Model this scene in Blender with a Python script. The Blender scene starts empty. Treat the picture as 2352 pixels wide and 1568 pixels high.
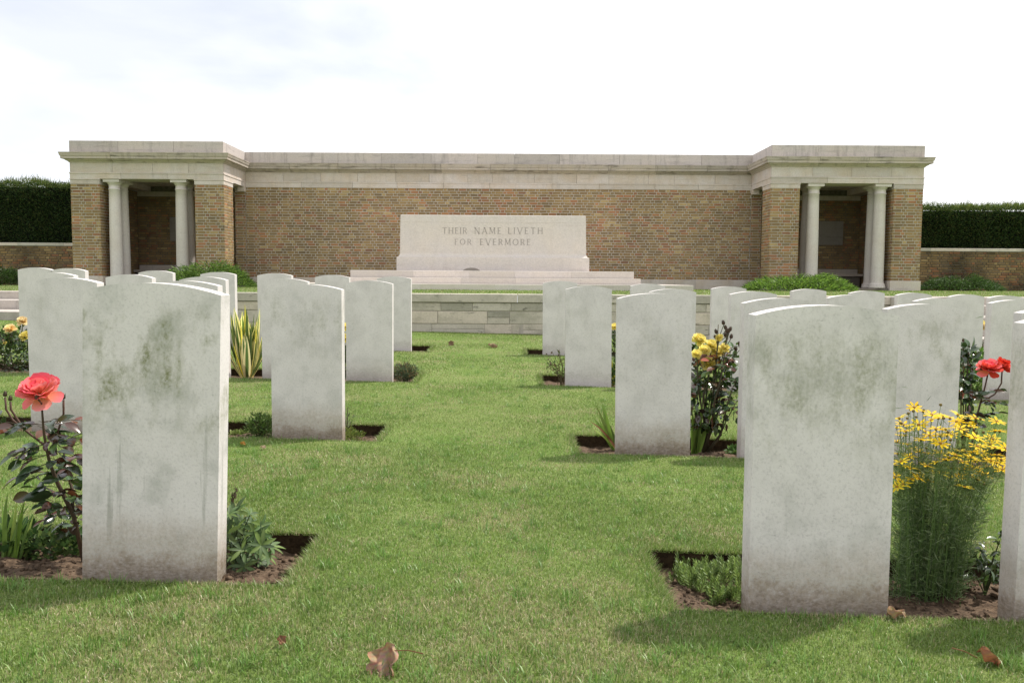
import bpy, math, random
import numpy as np
from mathutils import Vector, Matrix, Quaternion

R = math.radians
rnd = random.Random(11)
NP = np.random.default_rng(11)
SC = bpy.context.scene
COL = SC.collection

# ------------------------------------------------------------------ camera
CAM = Vector((0.0, 0.0, 0.87))
FPX = 1907.0
PITCH, ROLL = R(4.23), R(0.35)
fwd = Vector((0, math.cos(PITCH), -math.sin(PITCH)))
r0 = Vector((1, 0, 0)); u0 = Vector((0, math.sin(PITCH), math.cos(PITCH)))
cr = r0 * math.cos(ROLL) + u0 * math.sin(ROLL)
cu = u0 * math.cos(ROLL) - r0 * math.sin(ROLL)
cd = bpy.data.cameras.new('camera'); cam = bpy.data.objects.new('camera', cd); COL.objects.link(cam)
m = Matrix((cr, cu, -fwd)).transposed().to_4x4(); m.translation = CAM
cam.matrix_world = m
cd.sensor_width = 22.2; cd.lens = 18.0; cd.clip_start = 0.05; cd.clip_end = 2000
SC.camera = cam

def W(x, y, Y):
    """world point seen at photo position (x, y) at distance Y along the ground"""
    d = fwd + cr * ((x - 1176) / FPX) + cu * ((784 - y) / FPX)
    return CAM + d * (Y / d.y)

# ------------------------------------------------------------------ light
SUNV = Vector((0.42, 0.28, 0.81)).normalized()
EL = math.asin(SUNV.z); AZ = math.atan2(SUNV.x, SUNV.y)
wd = bpy.data.worlds.new('World'); SC.world = wd; wd.use_nodes = True
nt = wd.node_tree; nt.nodes.clear()
out = nt.nodes.new('ShaderNodeOutputWorld'); bg = nt.nodes.new('ShaderNodeBackground')
sky = nt.nodes.new('ShaderNodeTexSky'); sky.sky_type = 'NISHITA'; sky.sun_disc = False
sky.sun_elevation = EL; sky.sun_rotation = AZ; sky.dust_density = 2.0; sky.ozone_density = 1.0
tc = nt.nodes.new('ShaderNodeTexCoord')
mp = nt.nodes.new('ShaderNodeMapping'); mp.inputs['Scale'].default_value = (1.0, 1.0, 2.6); mp.inputs['Location'].default_value = (0.35, 0.1, 0.2)
mp2 = nt.nodes.new('ShaderNodeMapping'); mp2.inputs['Scale'].default_value = (-1.0, 1.0, 2.6); mp2.inputs['Location'].default_value = (0.35, 0.1, 0.2); nt.links.new(tc.outputs['Generated'], mp2.inputs['Vector'])
nz = nt.nodes.new('ShaderNodeTexNoise'); nz.inputs['Scale'].default_value = 2.6; nz.inputs['Detail'].default_value = 7; nz.inputs['Roughness'].default_value = 0.55; nz.inputs['Distortion'].default_value = 0.3
rp = nt.nodes.new('ShaderNodeValToRGB'); rp.color_ramp.elements[0].position = 0.33; rp.color_ramp.elements[1].position = 0.50
rp.color_ramp.elements[0].color = (0.80, 0.80, 0.80, 1)
nz2 = nt.nodes.new('ShaderNodeTexNoise'); nz2.inputs['Scale'].default_value = 1.7; nz2.inputs['Detail'].default_value = 5
rp2 = nt.nodes.new('ShaderNodeValToRGB'); rp2.color_ramp.elements[0].position = 0.35; rp2.color_ramp.elements[1].position = 0.54
rp2.color_ramp.elements[0].color = (7.3, 7.65, 8.3, 1); rp2.color_ramp.elements[1].color = (10.6, 10.7, 10.9, 1)
mx = nt.nodes.new('ShaderNodeMix'); mx.data_type = 'RGBA'
L = nt.links.new
L(tc.outputs['Generated'], mp.inputs['Vector']); L(mp.outputs[0], nz.inputs['Vector']); L(mp2.outputs[0], nz2.inputs['Vector'])
L(nz.outputs['Fac'], rp.inputs[0]); L(nz2.outputs['Fac'], rp2.inputs[0])
L(rp.outputs[0], mx.inputs[0]); L(sky.outputs[0], mx.inputs[6]); L(rp2.outputs[0], mx.inputs[7])
L(mx.outputs[2], bg.inputs[0]); bg.inputs[1].default_value = 0.10
L(bg.outputs[0], out.inputs[0])
sd = bpy.data.lights.new('sun', 'SUN'); sd.energy = 4.2; sd.angle = R(2.0); sd.color = (1.0, 0.95, 0.86)
so = bpy.data.objects.new('sun', sd); COL.objects.link(so)
so.rotation_mode = 'QUATERNION'; so.rotation_quaternion = SUNV.to_track_quat('Z', 'Y'); so.location = SUNV * 30
SC.view_settings.view_transform = 'Standard'; SC.view_settings.look = 'None'
SC.view_settings.exposure = 0.35; SC.view_settings.gamma = 1.0; SC.view_settings.use_curve_mapping = False
try:
    SC.cycles.max_bounces = 6; SC.cycles.diffuse_bounces = 3; SC.cycles.glossy_bounces = 2; SC.cycles.transparent_max_bounces = 4
except Exception: pass

# ------------------------------------------------------------------ helpers
def lin(c):
    return tuple(((v / 255) / 12.92 if v <= 10 else (((v / 255) + 0.055) / 1.055) ** 2.4) for v in c)

def tag(o, label=None, cat=None, group=None, kind=None):
    if label: o['label'] = label
    if cat: o['category'] = cat
    if group: o['group'] = group
    if kind: o['kind'] = kind
    return o

def empty(name, loc, label=None, cat=None, group=None, rz=0.0):
    o = bpy.data.objects.new(name, None); COL.objects.link(o); o.location = loc; o.rotation_euler.z = rz
    o.empty_display_size = 0.05
    return tag(o, label, cat, group)

def put(name, mesh, parent=None, mat4=None, label=None):
    o = bpy.data.objects.new(name, mesh); COL.objects.link(o)
    if parent is not None: o.parent = parent
    if mat4 is not None: o.matrix_basis = mat4
    if label: o['label'] = label
    return o

class MB:
    def __init__(s): s.v = []; s.f = []; s.m = []; s.c = []
    def add(s, vs, fs, mi=0, col=(1, 1, 1)):
        b = len(s.v); s.v.extend(tuple(p) for p in vs); s.f.extend(tuple(b + i for i in f) for f in fs)
        s.m.extend([mi] * len(fs))
        if isinstance(col, list): s.c.extend(col)
        else: s.c.extend([col] * len(vs))
        return s
    def box(s, a, b, mi=0, col=(1, 1, 1)):
        x0, y0, z0 = a; x1, y1, z1 = b
        s.add([(x0, y0, z0), (x1, y0, z0), (x1, y1, z0), (x0, y1, z0), (x0, y0, z1), (x1, y0, z1), (x1, y1, z1), (x0, y1, z1)],
              [(0, 3, 2, 1), (4, 5, 6, 7), (0, 1, 5, 4), (1, 2, 6, 5), (2, 3, 7, 6), (3, 0, 4, 7)], mi, col); return s
    def bbox(s, a, b, ch=0.004, mi=0, col=(1, 1, 1)):
        """box with chamfered edges"""
        x0, y0, z0 = a; x1, y1, z1 = b; c = ch
        vs = []
        for z, i in ((z0, c), (z0 + c, 0), (z1 - c, 0), (z1, c)):
            vs += [(x0 + i, y0 + i, z), (x1 - i, y0 + i, z), (x1 - i, y1 - i, z), (x0 + i, y1 - i, z)]
        fs = [(3, 2, 1, 0), (12, 13, 14, 15)]
        for k in range(3):
            for j in range(4):
                a_ = k * 4 + j; b_ = k * 4 + (j + 1) % 4
                fs.append((a_, b_, b_ + 4, a_ + 4))
        return s.add(vs, fs, mi, col)
    def tube(s, pts, rad, n=6, mi=0, col=(1, 1, 1)):
        pts = [Vector(p) for p in pts]; k = len(pts)
        if not isinstance(rad, (list, tuple)): rad = [rad] * k
        vs = []; ref = Vector((0.31, 0.77, 0.2))
        for i, p in enumerate(pts):
            t = (pts[min(i + 1, k - 1)] - pts[max(i - 1, 0)]).normalized()
            a = t.cross(ref)
            if a.length < 1e-4: a = t.cross(Vector((1, 0, 0)))
            a.normalize(); b = t.cross(a)
            for j in range(n):
                w = 2 * math.pi * j / n
                vs.append(p + (a * math.cos(w) + b * math.sin(w)) * rad[i])
        fs = []
        for i in range(k - 1):
            for j in range(n):
                q = i * n + j; r_ = i * n + (j + 1) % n
                fs.append((q, r_, r_ + n, q + n))
        fs.append(tuple(range(n - 1, -1, -1))); fs.append(tuple((k - 1) * n + j for j in range(n)))
        return s.add(vs, fs, mi, col)
    def lathe(s, prof, c, n=24, mi=0, col=(1, 1, 1)):
        vs = []; fs = []
        for r_, z in prof:
            for j in range(n):
                w = 2 * math.pi * j / n
                vs.append((c[0] + r_ * math.cos(w), c[1] + r_ * math.sin(w), c[2] + z))
        for i in range(len(prof) - 1):
            for j in range(n):
                q = i * n + j; r2 = i * n + (j + 1) % n
                fs.append((q, r2, r2 + n, q + n))
        fs.append(tuple(range(n - 1, -1, -1))); fs.append(tuple((len(prof) - 1) * n + j for j in range(n)))
        return s.add(vs, fs, mi, col)
    def mesh(s, name, mats, smooth=False):
        me = bpy.data.meshes.new(name)
        me.from_pydata(s.v, [], s.f)
        for m_ in (mats if isinstance(mats, (list, tuple)) else [mats]): me.materials.append(m_)
        if any(s.m): me.polygons.foreach_set('material_index', s.m)
        at = me.color_attributes.new('Col', 'FLOAT_COLOR', 'POINT')
        c = np.ones((len(s.v), 4), np.float32); c[:, :3] = np.array(s.c, np.float32)
        at.data.foreach_set('color', c.ravel())
        if smooth: me.polygons.foreach_set('use_smooth', [True] * len(me.polygons))
        me.update(); return me
    def build(s, name, mats, parent=None, smooth=False, label=None):
        return put(name, s.mesh(name, mats, smooth), parent, None, label)

def tri_mesh(name, V, T, C, mat_, smooth=False):
    """fast mesh from numpy: verts (n,3), triangles (k,3), colours (n,3)"""
    me = bpy.data.meshes.new(name); n, k = len(V), len(T)
    me.vertices.add(n); me.vertices.foreach_set('co', np.ascontiguousarray(V, np.float32).ravel())
    me.loops.add(3 * k); me.loops.foreach_set('vertex_index', np.ascontiguousarray(T, np.int32).ravel())
    me.polygons.add(k); me.polygons.foreach_set('loop_start', np.arange(0, 3 * k, 3, dtype=np.int32))
    at = me.color_attributes.new('Col', 'FLOAT_COLOR', 'POINT')
    c = np.ones((n, 4), np.float32); c[:, :3] = C; at.data.foreach_set('color', c.ravel())
    me.materials.append(mat_); me.update(calc_edges=True)
    if smooth: me.polygons.foreach_set('use_smooth', np.ones(k, bool))
    return me

def vnoise(x, y, s, seed=0):
    x = np.asarray(x, float) / s + seed * 17.3; y = np.asarray(y, float) / s + seed * 5.1
    xi = np.floor(x); yi = np.floor(y); fx = x - xi; fy = y - yi
    fx = fx * fx * (3 - 2 * fx); fy = fy * fy * (3 - 2 * fy)
    def h(a, b):
        q = np.sin(a * 127.1 + b * 311.7 + seed * 74.7) * 43758.5453
        return q - np.floor(q)
    return (h(xi, yi) * (1 - fx) + h(xi + 1, yi) * fx) * (1 - fy) + (h(xi, yi + 1) * (1 - fx) + h(xi + 1, yi + 1) * fx) * fy

def sstep(a, b, t):
    t = np.clip((np.asarray(t, float) - a) / (b - a), 0, 1); return t * t * (3 - 2 * t)

def G(x, y):
    """height of the lower lawn"""
    x = np.asarray(x, float); y = np.asarray(y, float)
    lat = np.interp(x, [-9.0, 0.0, 9.0], [0.1665, 0.0, -0.243])
    ramp = np.interp(y, [1.0, 2.3, 4.4, 6.9, 9.3, 12.0], [0.004, 0.004, -0.01, 0.008, 0.05, 0.094])
    return lat + ramp + 0.12 * sstep(4.9, 6.4, -x) * sstep(9.4, 10.6, y) + (vnoise(x, y, 0.9, 3) - 0.5) * 0.012
TZ = 0.66            # terrace level
WALL_Y = 12.0

# ------------------------------------------------------------------ materials
class NT:
    def __init__(s, name):
        s.m = bpy.data.materials.new(name); s.m.use_nodes = True; s.t = s.m.node_tree; s.t.nodes.clear()
        s.o = s.n('ShaderNodeOutputMaterial')
    def n(s, t, **k):
        q = s.t.nodes.new(t)
        for a, b in k.items(): setattr(q, a, b)
        return q
    def l(s, a, b): s.t.links.new(a, b)
    def coord(s, kind='Object', scale=(1, 1, 1), rand=False):
        c = s.n('ShaderNodeTexCoord'); mp_ = s.n('ShaderNodeMapping'); mp_.inputs['Scale'].default_value = scale
        s.l(c.outputs[kind], mp_.inputs[0])
        if rand:
            oi = s.n('ShaderNodeObjectInfo'); v = s.n('ShaderNodeVectorMath', operation='SCALE'); v.inputs[0].default_value = (37, 53, 71)
            s.l(oi.outputs['Random'], v.inputs['Scale']); s.l(v.outputs[0], mp_.inputs['Location'])
        return mp_.outputs[0]
    def noise(s, vec, scale, detail=4, rough=0.55):
        q = s.n('ShaderNodeTexNoise'); q.inputs['Scale'].default_value = scale; q.inputs['Detail'].default_value = detail; q.inputs['Roughness'].default_value = rough
        s.l(vec, q.inputs['Vector']); return q.outputs['Fac']
    def ramp(s, fac, stops):
        q = s.n('ShaderNodeValToRGB'); e = q.color_ramp.elements
        while len(e) < len(stops): e.new(0.5)
        for i, (p, c) in enumerate(stops):
            e[i].position = p; e[i].color = (*c, 1) if isinstance(c, tuple) else (c, c, c, 1)
        s.l(fac, q.inputs[0]); return q.outputs[0]
    def mix(s, fac, a, b, mode='MIX'):
        q = s.n('ShaderNodeMix', data_type='RGBA', blend_type=mode)
        for v, i in ((fac, 0), (a, 6), (b, 7)):
            if isinstance(v, (int, float)): q.inputs[i].default_value = v
            elif isinstance(v, tuple): q.inputs[i].default_value = (*v, 1)
            else: s.l(v, q.inputs[i])
        return q.outputs[2]
    def math(s, op, a, b=0.0):
        q = s.n('ShaderNodeMath', operation=op)
        for v, i in ((a, 0), (b, 1)):
            if isinstance(v, (int, float)): q.inputs[i].default_value = v
            else: s.l(v, q.inputs[i])
        return q.outputs[0]
    def attr(s, name, typ='GEOMETRY'):
        q = s.n('ShaderNodeAttribute', attribute_name=name, attribute_type=typ); return q
    def bsdf(s, col, rough=0.9, spec=0.3, bump=None, bd=0.01, bs=0.5, trans=0.0, tcol=None):
        b = s.n('ShaderNodeBsdfPrincipled'); b.inputs['Roughness'].default_value = rough; b.inputs['Specular IOR Level'].default_value = spec
        if isinstance(col, tuple): b.inputs['Base Color'].default_value = (*col, 1)
        else: s.l(col, b.inputs['Base Color'])
        if bump is not None:
            q = s.n('ShaderNodeBump'); q.inputs['Distance'].default_value = bd; q.inputs['Strength'].default_value = bs
            s.l(bump, q.inputs['Height']); s.l(q.outputs[0], b.inputs['Normal'])
        res = b.outputs[0]
        if trans > 0:
            t = s.n('ShaderNodeBsdfTranslucent'); mx_ = s.n('ShaderNodeMixShader'); mx_.inputs[0].default_value = trans
            c2 = tcol if tcol is not None else col
            if isinstance(c2, tuple): t.inputs[0].default_value = (*c2, 1)
            else: s.l(c2, t.inputs[0])
            s.l(b.outputs[0], mx_.inputs[1]); s.l(t.outputs[0], mx_.inputs[2]); res = mx_.outputs[0]
        s.l(res, s.o.inputs[0]); return s.m

def m_stone(name, base, dark, warm, stain=0.5, streak=0.5, bump=0.3, scale=1.0):
    t = NT(name); v = t.coord('Object', (scale,) * 3, True)
    n1 = t.noise(v, 2.2, 6, 0.6); n2 = t.noise(v, 38, 4, 0.7)
    vs = t.coord('Object', (5 * scale, 5 * scale, 0.9 * scale), True); n3 = t.noise(vs, 1.6, 6, 0.65)
    vh = t.coord('Object', (1.2 * scale, 1.2 * scale, 9 * scale), True); n4 = t.noise(vh, 1.5, 5, 0.6)
    c = t.mix(t.ramp(n1, [(0.38, 0.0), (0.66, 1.0)]), base, warm)
    c = t.mix(t.math('MULTIPLY', t.ramp(n3, [(0.52, 0.0), (0.75, 1.0)]), streak), c, dark)
    c = t.mix(t.math('MULTIPLY', t.ramp(n4, [(0.55, 0.0), (0.72, 1.0)]), stain), c, dark)
    c = t.mix(0.5, c, t.ramp(n2, [(0.3, 0.72), (0.65, 1.1)]), 'MULTIPLY')
    oi = t.n('ShaderNodeObjectInfo')
    c = t.mix(1.0, c, t.ramp(oi.outputs['Random'], [(0.0, (0.86, 0.85, 0.83)), (0.5, (1.0, 0.98, 0.94)), (1.0, (1.05, 1.03, 1.02))]), 'MULTIPLY')
    return t.bsdf(c, 0.9, 0.25, n2, 0.004, bump)

STONE = m_stone('limestone', (0.585, 0.535, 0.51), (0.28, 0.245, 0.22), (0.55, 0.47, 0.40), 0.35, 0.35)
PARAP = m_stone('parapet_limestone', (0.52, 0.475, 0.465), (0.18, 0.165, 0.16), (0.54, 0.485, 0.46), 0.4, 0.55)
CORN = m_stone('cornice_limestone', (0.46, 0.41, 0.37), (0.10, 0.088, 0.075), (0.48, 0.415, 0.35), 0.8, 0.5)
COLM = m_stone('column_limestone', (0.64, 0.60, 0.575), (0.38, 0.34, 0.32), (0.62, 0.56, 0.52), 0.2, 0.2)
MEMO = m_stone('memorial_limestone', (0.60, 0.555, 0.53), (0.36, 0.30, 0.27), (0.62, 0.565, 0.52), 0.22, 0.15)
def m_terr():
    t = NT('terrace_limestone'); v = t.coord('Object', (1, 1, 1), True)
    a = t.noise(v, 1.6, 6, 0.6); b = t.noise(t.coord('Object', (3, 3, 9), True), 2.2, 8, 0.72); d = t.noise(t.coord('Object', (2, 2, 3), True), 1.4, 6, 0.65); f = t.noise(v, 45, 4, 0.7)
    c = t.mix(t.ramp(a, [(0.4, 0.0), (0.62, 1.0)]), (0.56, 0.515, 0.465), (0.49, 0.455, 0.40))
    c = t.mix(t.ramp(d, [(0.5, 0.0), (0.68, 0.75)]), c, (0.33, 0.315, 0.265))
    c = t.mix(t.ramp(b, [(0.58, 0.0), (0.68, 0.8)]), c, (0.12, 0.115, 0.10))
    c = t.mix(0.5, c, t.ramp(f, [(0.3, 0.7), (0.65, 1.1)]), 'MULTIPLY')
    oi = t.n('ShaderNodeObjectInfo')
    c = t.mix(1.0, c, t.ramp(oi.outputs['Random'], [(0.0, (0.66, 0.66, 0.62)), (0.35, (0.92, 0.92, 0.88)), (0.7, (1.05, 1.02, 0.98)), (1.0, (1.16, 1.09, 1.03))]), 'MULTIPLY')
    return t.bsdf(c, 0.92, 0.2, f, 0.006, 0.5)
TERR = m_terr()
STEPM = m_stone('step_limestone', (0.46, 0.425, 0.40), (0.25, 0.22, 0.19), (0.5, 0.45, 0.41), 0.4, 0.4)
DIM = m_stone('paving_stone', (0.20, 0.18, 0.155), (0.1, 0.09, 0.08), (0.24, 0.2, 0.17), 0.4, 0.4)
TABM = m_stone('tablet_stone', (0.30, 0.275, 0.25), (0.16, 0.14, 0.13), (0.33, 0.29, 0.26), 0.4, 0.4)
LETTER = NT('letter_shade_lichen').bsdf((0.33, 0.295, 0.275), 0.95, 0.1)  # raised strokes; dark tone paints the shade and lichen of cut letters

def m_head():
    t = NT('headstone_limestone'); v = t.coord('Object', (1, 1, 1), True); oc = t.n('ShaderNodeTexCoord')
    sx = t.n('ShaderNodeSeparateXYZ'); t.l(oc.outputs['Object'], sx.inputs[0]); z = sx.outputs[2]
    n1 = t.noise(v, 7, 6, 0.62); n2 = t.noise(v, 120, 3, 0.7)
    z = t.math('ADD', z, t.math('MULTIPLY', t.math('SUBTRACT', t.noise(v, 9, 5, 0.7), 0.5), 0.16))
    vs = t.coord('Object', (6, 6, 3.4), True); n3 = t.noise(vs, 1.5, 8, 0.68)
    vp = t.coord('Object', (26, 26, 60), True); n4 = t.noise(vp, 2.4, 4, 0.7)
    base = t.mix(t.ramp(n1, [(0.4, 0.0), (0.62, 1.0)]), (0.69, 0.648, 0.638), (0.62, 0.582, 0.572))
    moss = t.attr('moss', 'OBJECT').outputs['Fac']
    band = t.math('MULTIPLY', t.n_range(z, 0.30, 0.60), t.n_range(z, 0.80, 0.70))
    mk = t.math('MULTIPLY', t.ramp(n3, [(0.46, 0.0), (0.62, 1.0)]), band)
    vm = t.coord('Object', (30, 30, 24), True); n5 = t.noise(vm, 2.2, 8, 0.75)
    vk = t.coord('Object', (16, 16, 0.8), True); n6 = t.noise(vk, 1.6, 4, 0.6)
    mk = t.math('MULTIPLY', mk, t.ramp(n5, [(0.36, 0.25), (0.6, 1.15)]))
    mk = t.math('MULTIPLY', mk, t.ramp(n6, [(0.32, 0.45), (0.6, 1.1)]))
    c = t.mix(t.math('MULTIPLY', mk, moss), base, (0.23, 0.235, 0.135))
    grey = t.math('MULTIPLY', t.ramp(n1, [(0.52, 0.0), (0.72, 1.0)]), t.math('MULTIPLY', moss, 0.6))
    c = t.mix(grey, c, (0.36, 0.37, 0.33))
    strk = t.math('MULTIPLY', t.ramp(n6, [(0.62, 0.0), (0.72, 0.55)]), t.math('MULTIPLY', t.n_range(z, 0.02, 0.2), t.n_range(z, 0.62, 0.3)))
    c = t.mix(t.math('MULTIPLY', strk, moss), c, (0.2, 0.21, 0.17))
    # soil splash along the foot
    foot = t.math('MULTIPLY', t.n_range(z, 0.22, 0.05), t.ramp(n5, [(0.3, 0.35), (0.62, 1.0)]))
    dirt = t.attr('dirt', 'OBJECT').outputs['Fac']
    foot = t.math('MULTIPLY', foot, dirt)
    c = t.mix(foot, c, (0.31, 0.24, 0.16))
    low = t.math('MULTIPLY', t.n_range(z, 0.08, 0.01), t.ramp(n4, [(0.3, 0.3), (0.65, 1.0)]))
    wash = t.math('MULTIPLY', t.math('MULTIPLY', t.n_range(z, 0.115, 0.09), t.n_range(z, 0.045, 0.07)), t.ramp(n4, [(0.4, 0.0), (0.6, 0.75)]))
    c = t.mix(wash, c, (0.5, 0.47, 0.43))
    c = t.mix(t.math('MULTIPLY', low, dirt), c, (0.15, 0.11, 0.065))
    c = t.mix(0.55, c, t.ramp(n2, [(0.28, 0.66), (0.5, 1.0)]), 'MULTIPLY')
    pits = t.ramp(t.noise(t.coord('Object', (60, 60, 110), True), 1.0, 4, 0.65), [(0.27, 0.5), (0.34, 1.0)])
    c = t.mix(0.7, c, pits, 'MULTIPLY')
    return t.bsdf(c, 0.92, 0.2, n2, 0.002, 0.35)
def n_range(s, val, a, b):
    q = s.n('ShaderNodeMapRange', interpolation_type='SMOOTHSTEP'); q.inputs['From Min'].default_value = a; q.inputs['From Max'].default_value = b
    s.l(val, q.inputs['Value']); return q.outputs['Result']
NT.n_range = n_range
HEAD = m_head()

def m_brick(name, dirt):
    t = NT(name); v = t.coord('Object', (1, 1, 1), True); n = t.noise(v, 60, 4, 0.7)
    g = t.n('ShaderNodeNewGeometry'); mp_ = t.n('ShaderNodeMapping'); t.l(g.outputs['Position'], mp_.inputs[0])
    big = t.noise(mp_.outputs[0], 0.9, 5, 0.6)
    c = t.mix(0.8, t.attr('Col').outputs['Color'], t.ramp(n, [(0.3, 0.62), (0.68, 1.12)]), 'MULTIPLY')
    c = t.mix(dirt, c, t.ramp(big, [(0.36, (0.55, 0.56, 0.56) if dirt < .9 else (0.26, 0.27, 0.27)), (0.6, (1.05, 1.02, 1.0) if dirt < .9 else (0.8, 0.76, 0.74))]), 'MULTIPLY')
    return t.bsdf(c, 0.93, 0.2, n, 0.006, 0.5)
BRICK = m_brick('brick', 0.55); BRICKD = m_brick('weathered_brick', 1.0)
def m_noise(name, stops, scale, rough=0.95, bump=0.5, bd=0.01, spec=0.15, world=True):
    t = NT(name)
    if world:
        g = t.n('ShaderNodeNewGeometry'); v = g.outputs['Position']
    else: v = t.coord('Object', (1, 1, 1), True)
    n = t.noise(v, scale, 6, 0.65)
    return t.bsdf(t.ramp(n, stops), rough, spec, n, bd, bump)
MORTAR = m_noise('mortar', [(0.35, (0.40, 0.36, 0.31)), (0.65, (0.52, 0.475, 0.42))], 9)
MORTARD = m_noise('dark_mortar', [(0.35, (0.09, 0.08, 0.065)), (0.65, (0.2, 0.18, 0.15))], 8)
SOIL = m_noise('soil', [(0.3, (0.046, 0.031, 0.021)), (0.52, (0.115, 0.078, 0.052)), (0.75, (0.22, 0.155, 0.105))], 42, bump=1.0, bd=0.015)
def m_lawn():
    t = NT('turf'); g = t.n('ShaderNodeNewGeometry'); v = g.outputs['Position']
    a = t.noise(v, 1.3, 5, 0.6); b = t.noise(v, 70, 4, 0.7)
    c = t.mix(t.ramp(a, [(0.38, 0.0), (0.62, 1.0)]), (0.14, 0.22, 0.05), (0.205, 0.255, 0.085))
    c = t.mix(0.8, c, t.ramp(b, [(0.3, 0.6), (0.7, 1.2)]), 'MULTIPLY')
    return t.bsdf(c, 0.95, 0.1, b, 0.02, 0.8)
LAWN = m_lawn()
TURFSIDE = m_noise('cut_turf_side', [(0.3, (0.02, 0.014, 0.008)), (0.6, (0.06, 0.04, 0.022)), (0.8, (0.05, 0.06, 0.02))], 45, bump=1.0)

def m_leaf(name, rough=0.5, spec=0.4, trans=0.3, rand=0.35, tint=(1, 1, 1)):
    t = NT(name); oi = t.n('ShaderNodeObjectInfo')
    c = t.mix(1.0, t.attr('Col').outputs['Color'], t.ramp(oi.outputs['Random'], [(0.0, (1 - rand,) * 3), (1.0, (1 + rand, 1 + rand, 1.0))]), 'MULTIPLY')
    if tint != (1, 1, 1): c = t.mix(1.0, c, tint, 'MULTIPLY')
    v = t.coord('Object', (1, 1, 1), True); n = t.noise(v, 90, 3, 0.6)
    c = t.mix(0.5, c, t.ramp(n, [(0.3, 0.75), (0.7, 1.15)]), 'MULTIPLY')
    return t.bsdf(c, rough, spec, None, trans=trans)
BLADE = m_leaf('grass_blade', 0.42, 0.5, 0.35, 0.0)
LEAF = m_leaf('leaf', 0.5, 0.35, 0.35, tint=(1.45, 1.4, 1.4))
GLOSS = m_leaf('glossy_leaf', 0.22, 0.75, 0.15, 0.45)
PETAL = m_leaf('petal', 0.6, 0.2, 0.35, 0.08)
STEM = m_leaf('stem', 0.6, 0.3, 0.0, 0.15)
DRY = m_leaf('dry_leaf', 0.75, 0.2, 0.2, 0.1)
HEDGE = m_leaf('hedge_foliage', 0.6, 0.25, 0.45, 0.1)

# ------------------------------------------------------------------ flower beds and lawn
BEDS = [  # x0, x1, y0, y1
    (-2.6, -0.625, 2.25, 2.73), (0.437, 2.6, 2.165, 2.67),
    (-3.9, -0.715, 4.40, 4.86), (0.34, 3.9, 4.20, 4.72),
    (-5.6, -0.80, 6.78, 7.42), (0.242, 5.6, 6.80, 7.45),
    (-6.9, -0.92, 9.19, 9.80), (0.15, 6.9, 9.19, 9.80)]
def grid_lawn():
    def ticks(lo, hi, st, extra):
        a = list(np.arange(lo, hi + 1e-6, st))
        a = [q for q in a if all(abs(q - e) > st * 0.3 for e in extra)] + list(extra)
        return sorted(a)
    xs = [-400, -120, -40, -20] + ticks(-9, 9, 0.2, sorted({b[0] for b in BEDS} | {b[1] for b in BEDS})) + [20, 40, 120, 400]
    ys = [-300, -60, -15, -5, -2] + ticks(0.4, 11.6, 0.2, sorted({b[2] for b in BEDS} | {b[3] for b in BEDS})) + [12.05]
    X, Y = np.meshgrid(xs, ys); Z = G(X, Y)
    nx = len(xs); mb = MB()
    mb.v = [tuple(p) for p in np.stack([X, Y, Z], -1).reshape(-1, 3)]; mb.c = [(1, 1, 1)] * len(mb.v)
    for j in range(len(ys) - 1):
        for i in range(nx - 1):
            cx = (xs[i] + xs[i + 1]) / 2; cy = (ys[j] + ys[j + 1]) / 2
            if any(b[0] < cx < b[1] and b[2] < cy < b[3] for b in BEDS): continue
            a = j * nx + i; mb.f.append((a, a + 1, a + 1 + nx, a + nx)); mb.m.append(0)
    for (x0, x1, y0, y1) in BEDS:
        n = int((x1 - x0) / 0.06); k = 8
        loop = [(x0 + (x1 - x0) * i / n, y0) for i in range(n)] + [(x1, y0 + (y1 - y0) * i / k) for i in range(k)] + \
               [(x1 - (x1 - x0) * i / n, y1) for i in range(n)] + [(x0, y1 - (y1 - y0) * i / k) for i in range(k)]
        N = len(loop); vs = []
        cx, cy = (x0 + x1) / 2, (y0 + y1) / 2
        for (x, y) in loop:
            z = float(G(x, y)); vs.append((x, y, z + 0.002))
            ox = 0.02 * (rnd.random()) * (1 if x >= x1 - 1e-6 else -1 if x <= x0 + 1e-6 else 0); oy = 0.02 * rnd.random() * (1 if y >= y1 - 1e-6 else -1 if y <= y0 + 1e-6 else 0)
            vs.append((x + ox, y + oy, z - 0.05)); vs.append((x + ox * 0.4, y + oy * 0.4, z - 0.14))
        fs = []
        for i in range(N):
            j = (i + 1) % N
            fs += [(3 * i, 3 * i + 1, 3 * j + 1, 3 * j), (3 * i + 1, 3 * i + 2, 3 * j + 2, 3 * j + 1)]
        mb.add(vs, fs, 1)
    o = mb.build('lawn', [LAWN, TURFSIDE]); tag(o, 'mown green lawn between the rows of headstones', None, None, 'structure'); return o
grid_lawn()
def soil_z(x, y, b):
    t = np.clip((np.asarray(y, float) - b[2]) / (b[3] - b[2]), 0, 1)
    n = (vnoise(x, y, 0.11, 5) - 0.5) * 0.028 + (vnoise(x, y, 0.045, 6) - 0.5) * 0.018 + (vnoise(x, y, 0.02, 7) - 0.5) * 0.008
    return G(x, y) - 0.026 - 0.036 * sstep(0.15, 1.0, t) + n
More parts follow.
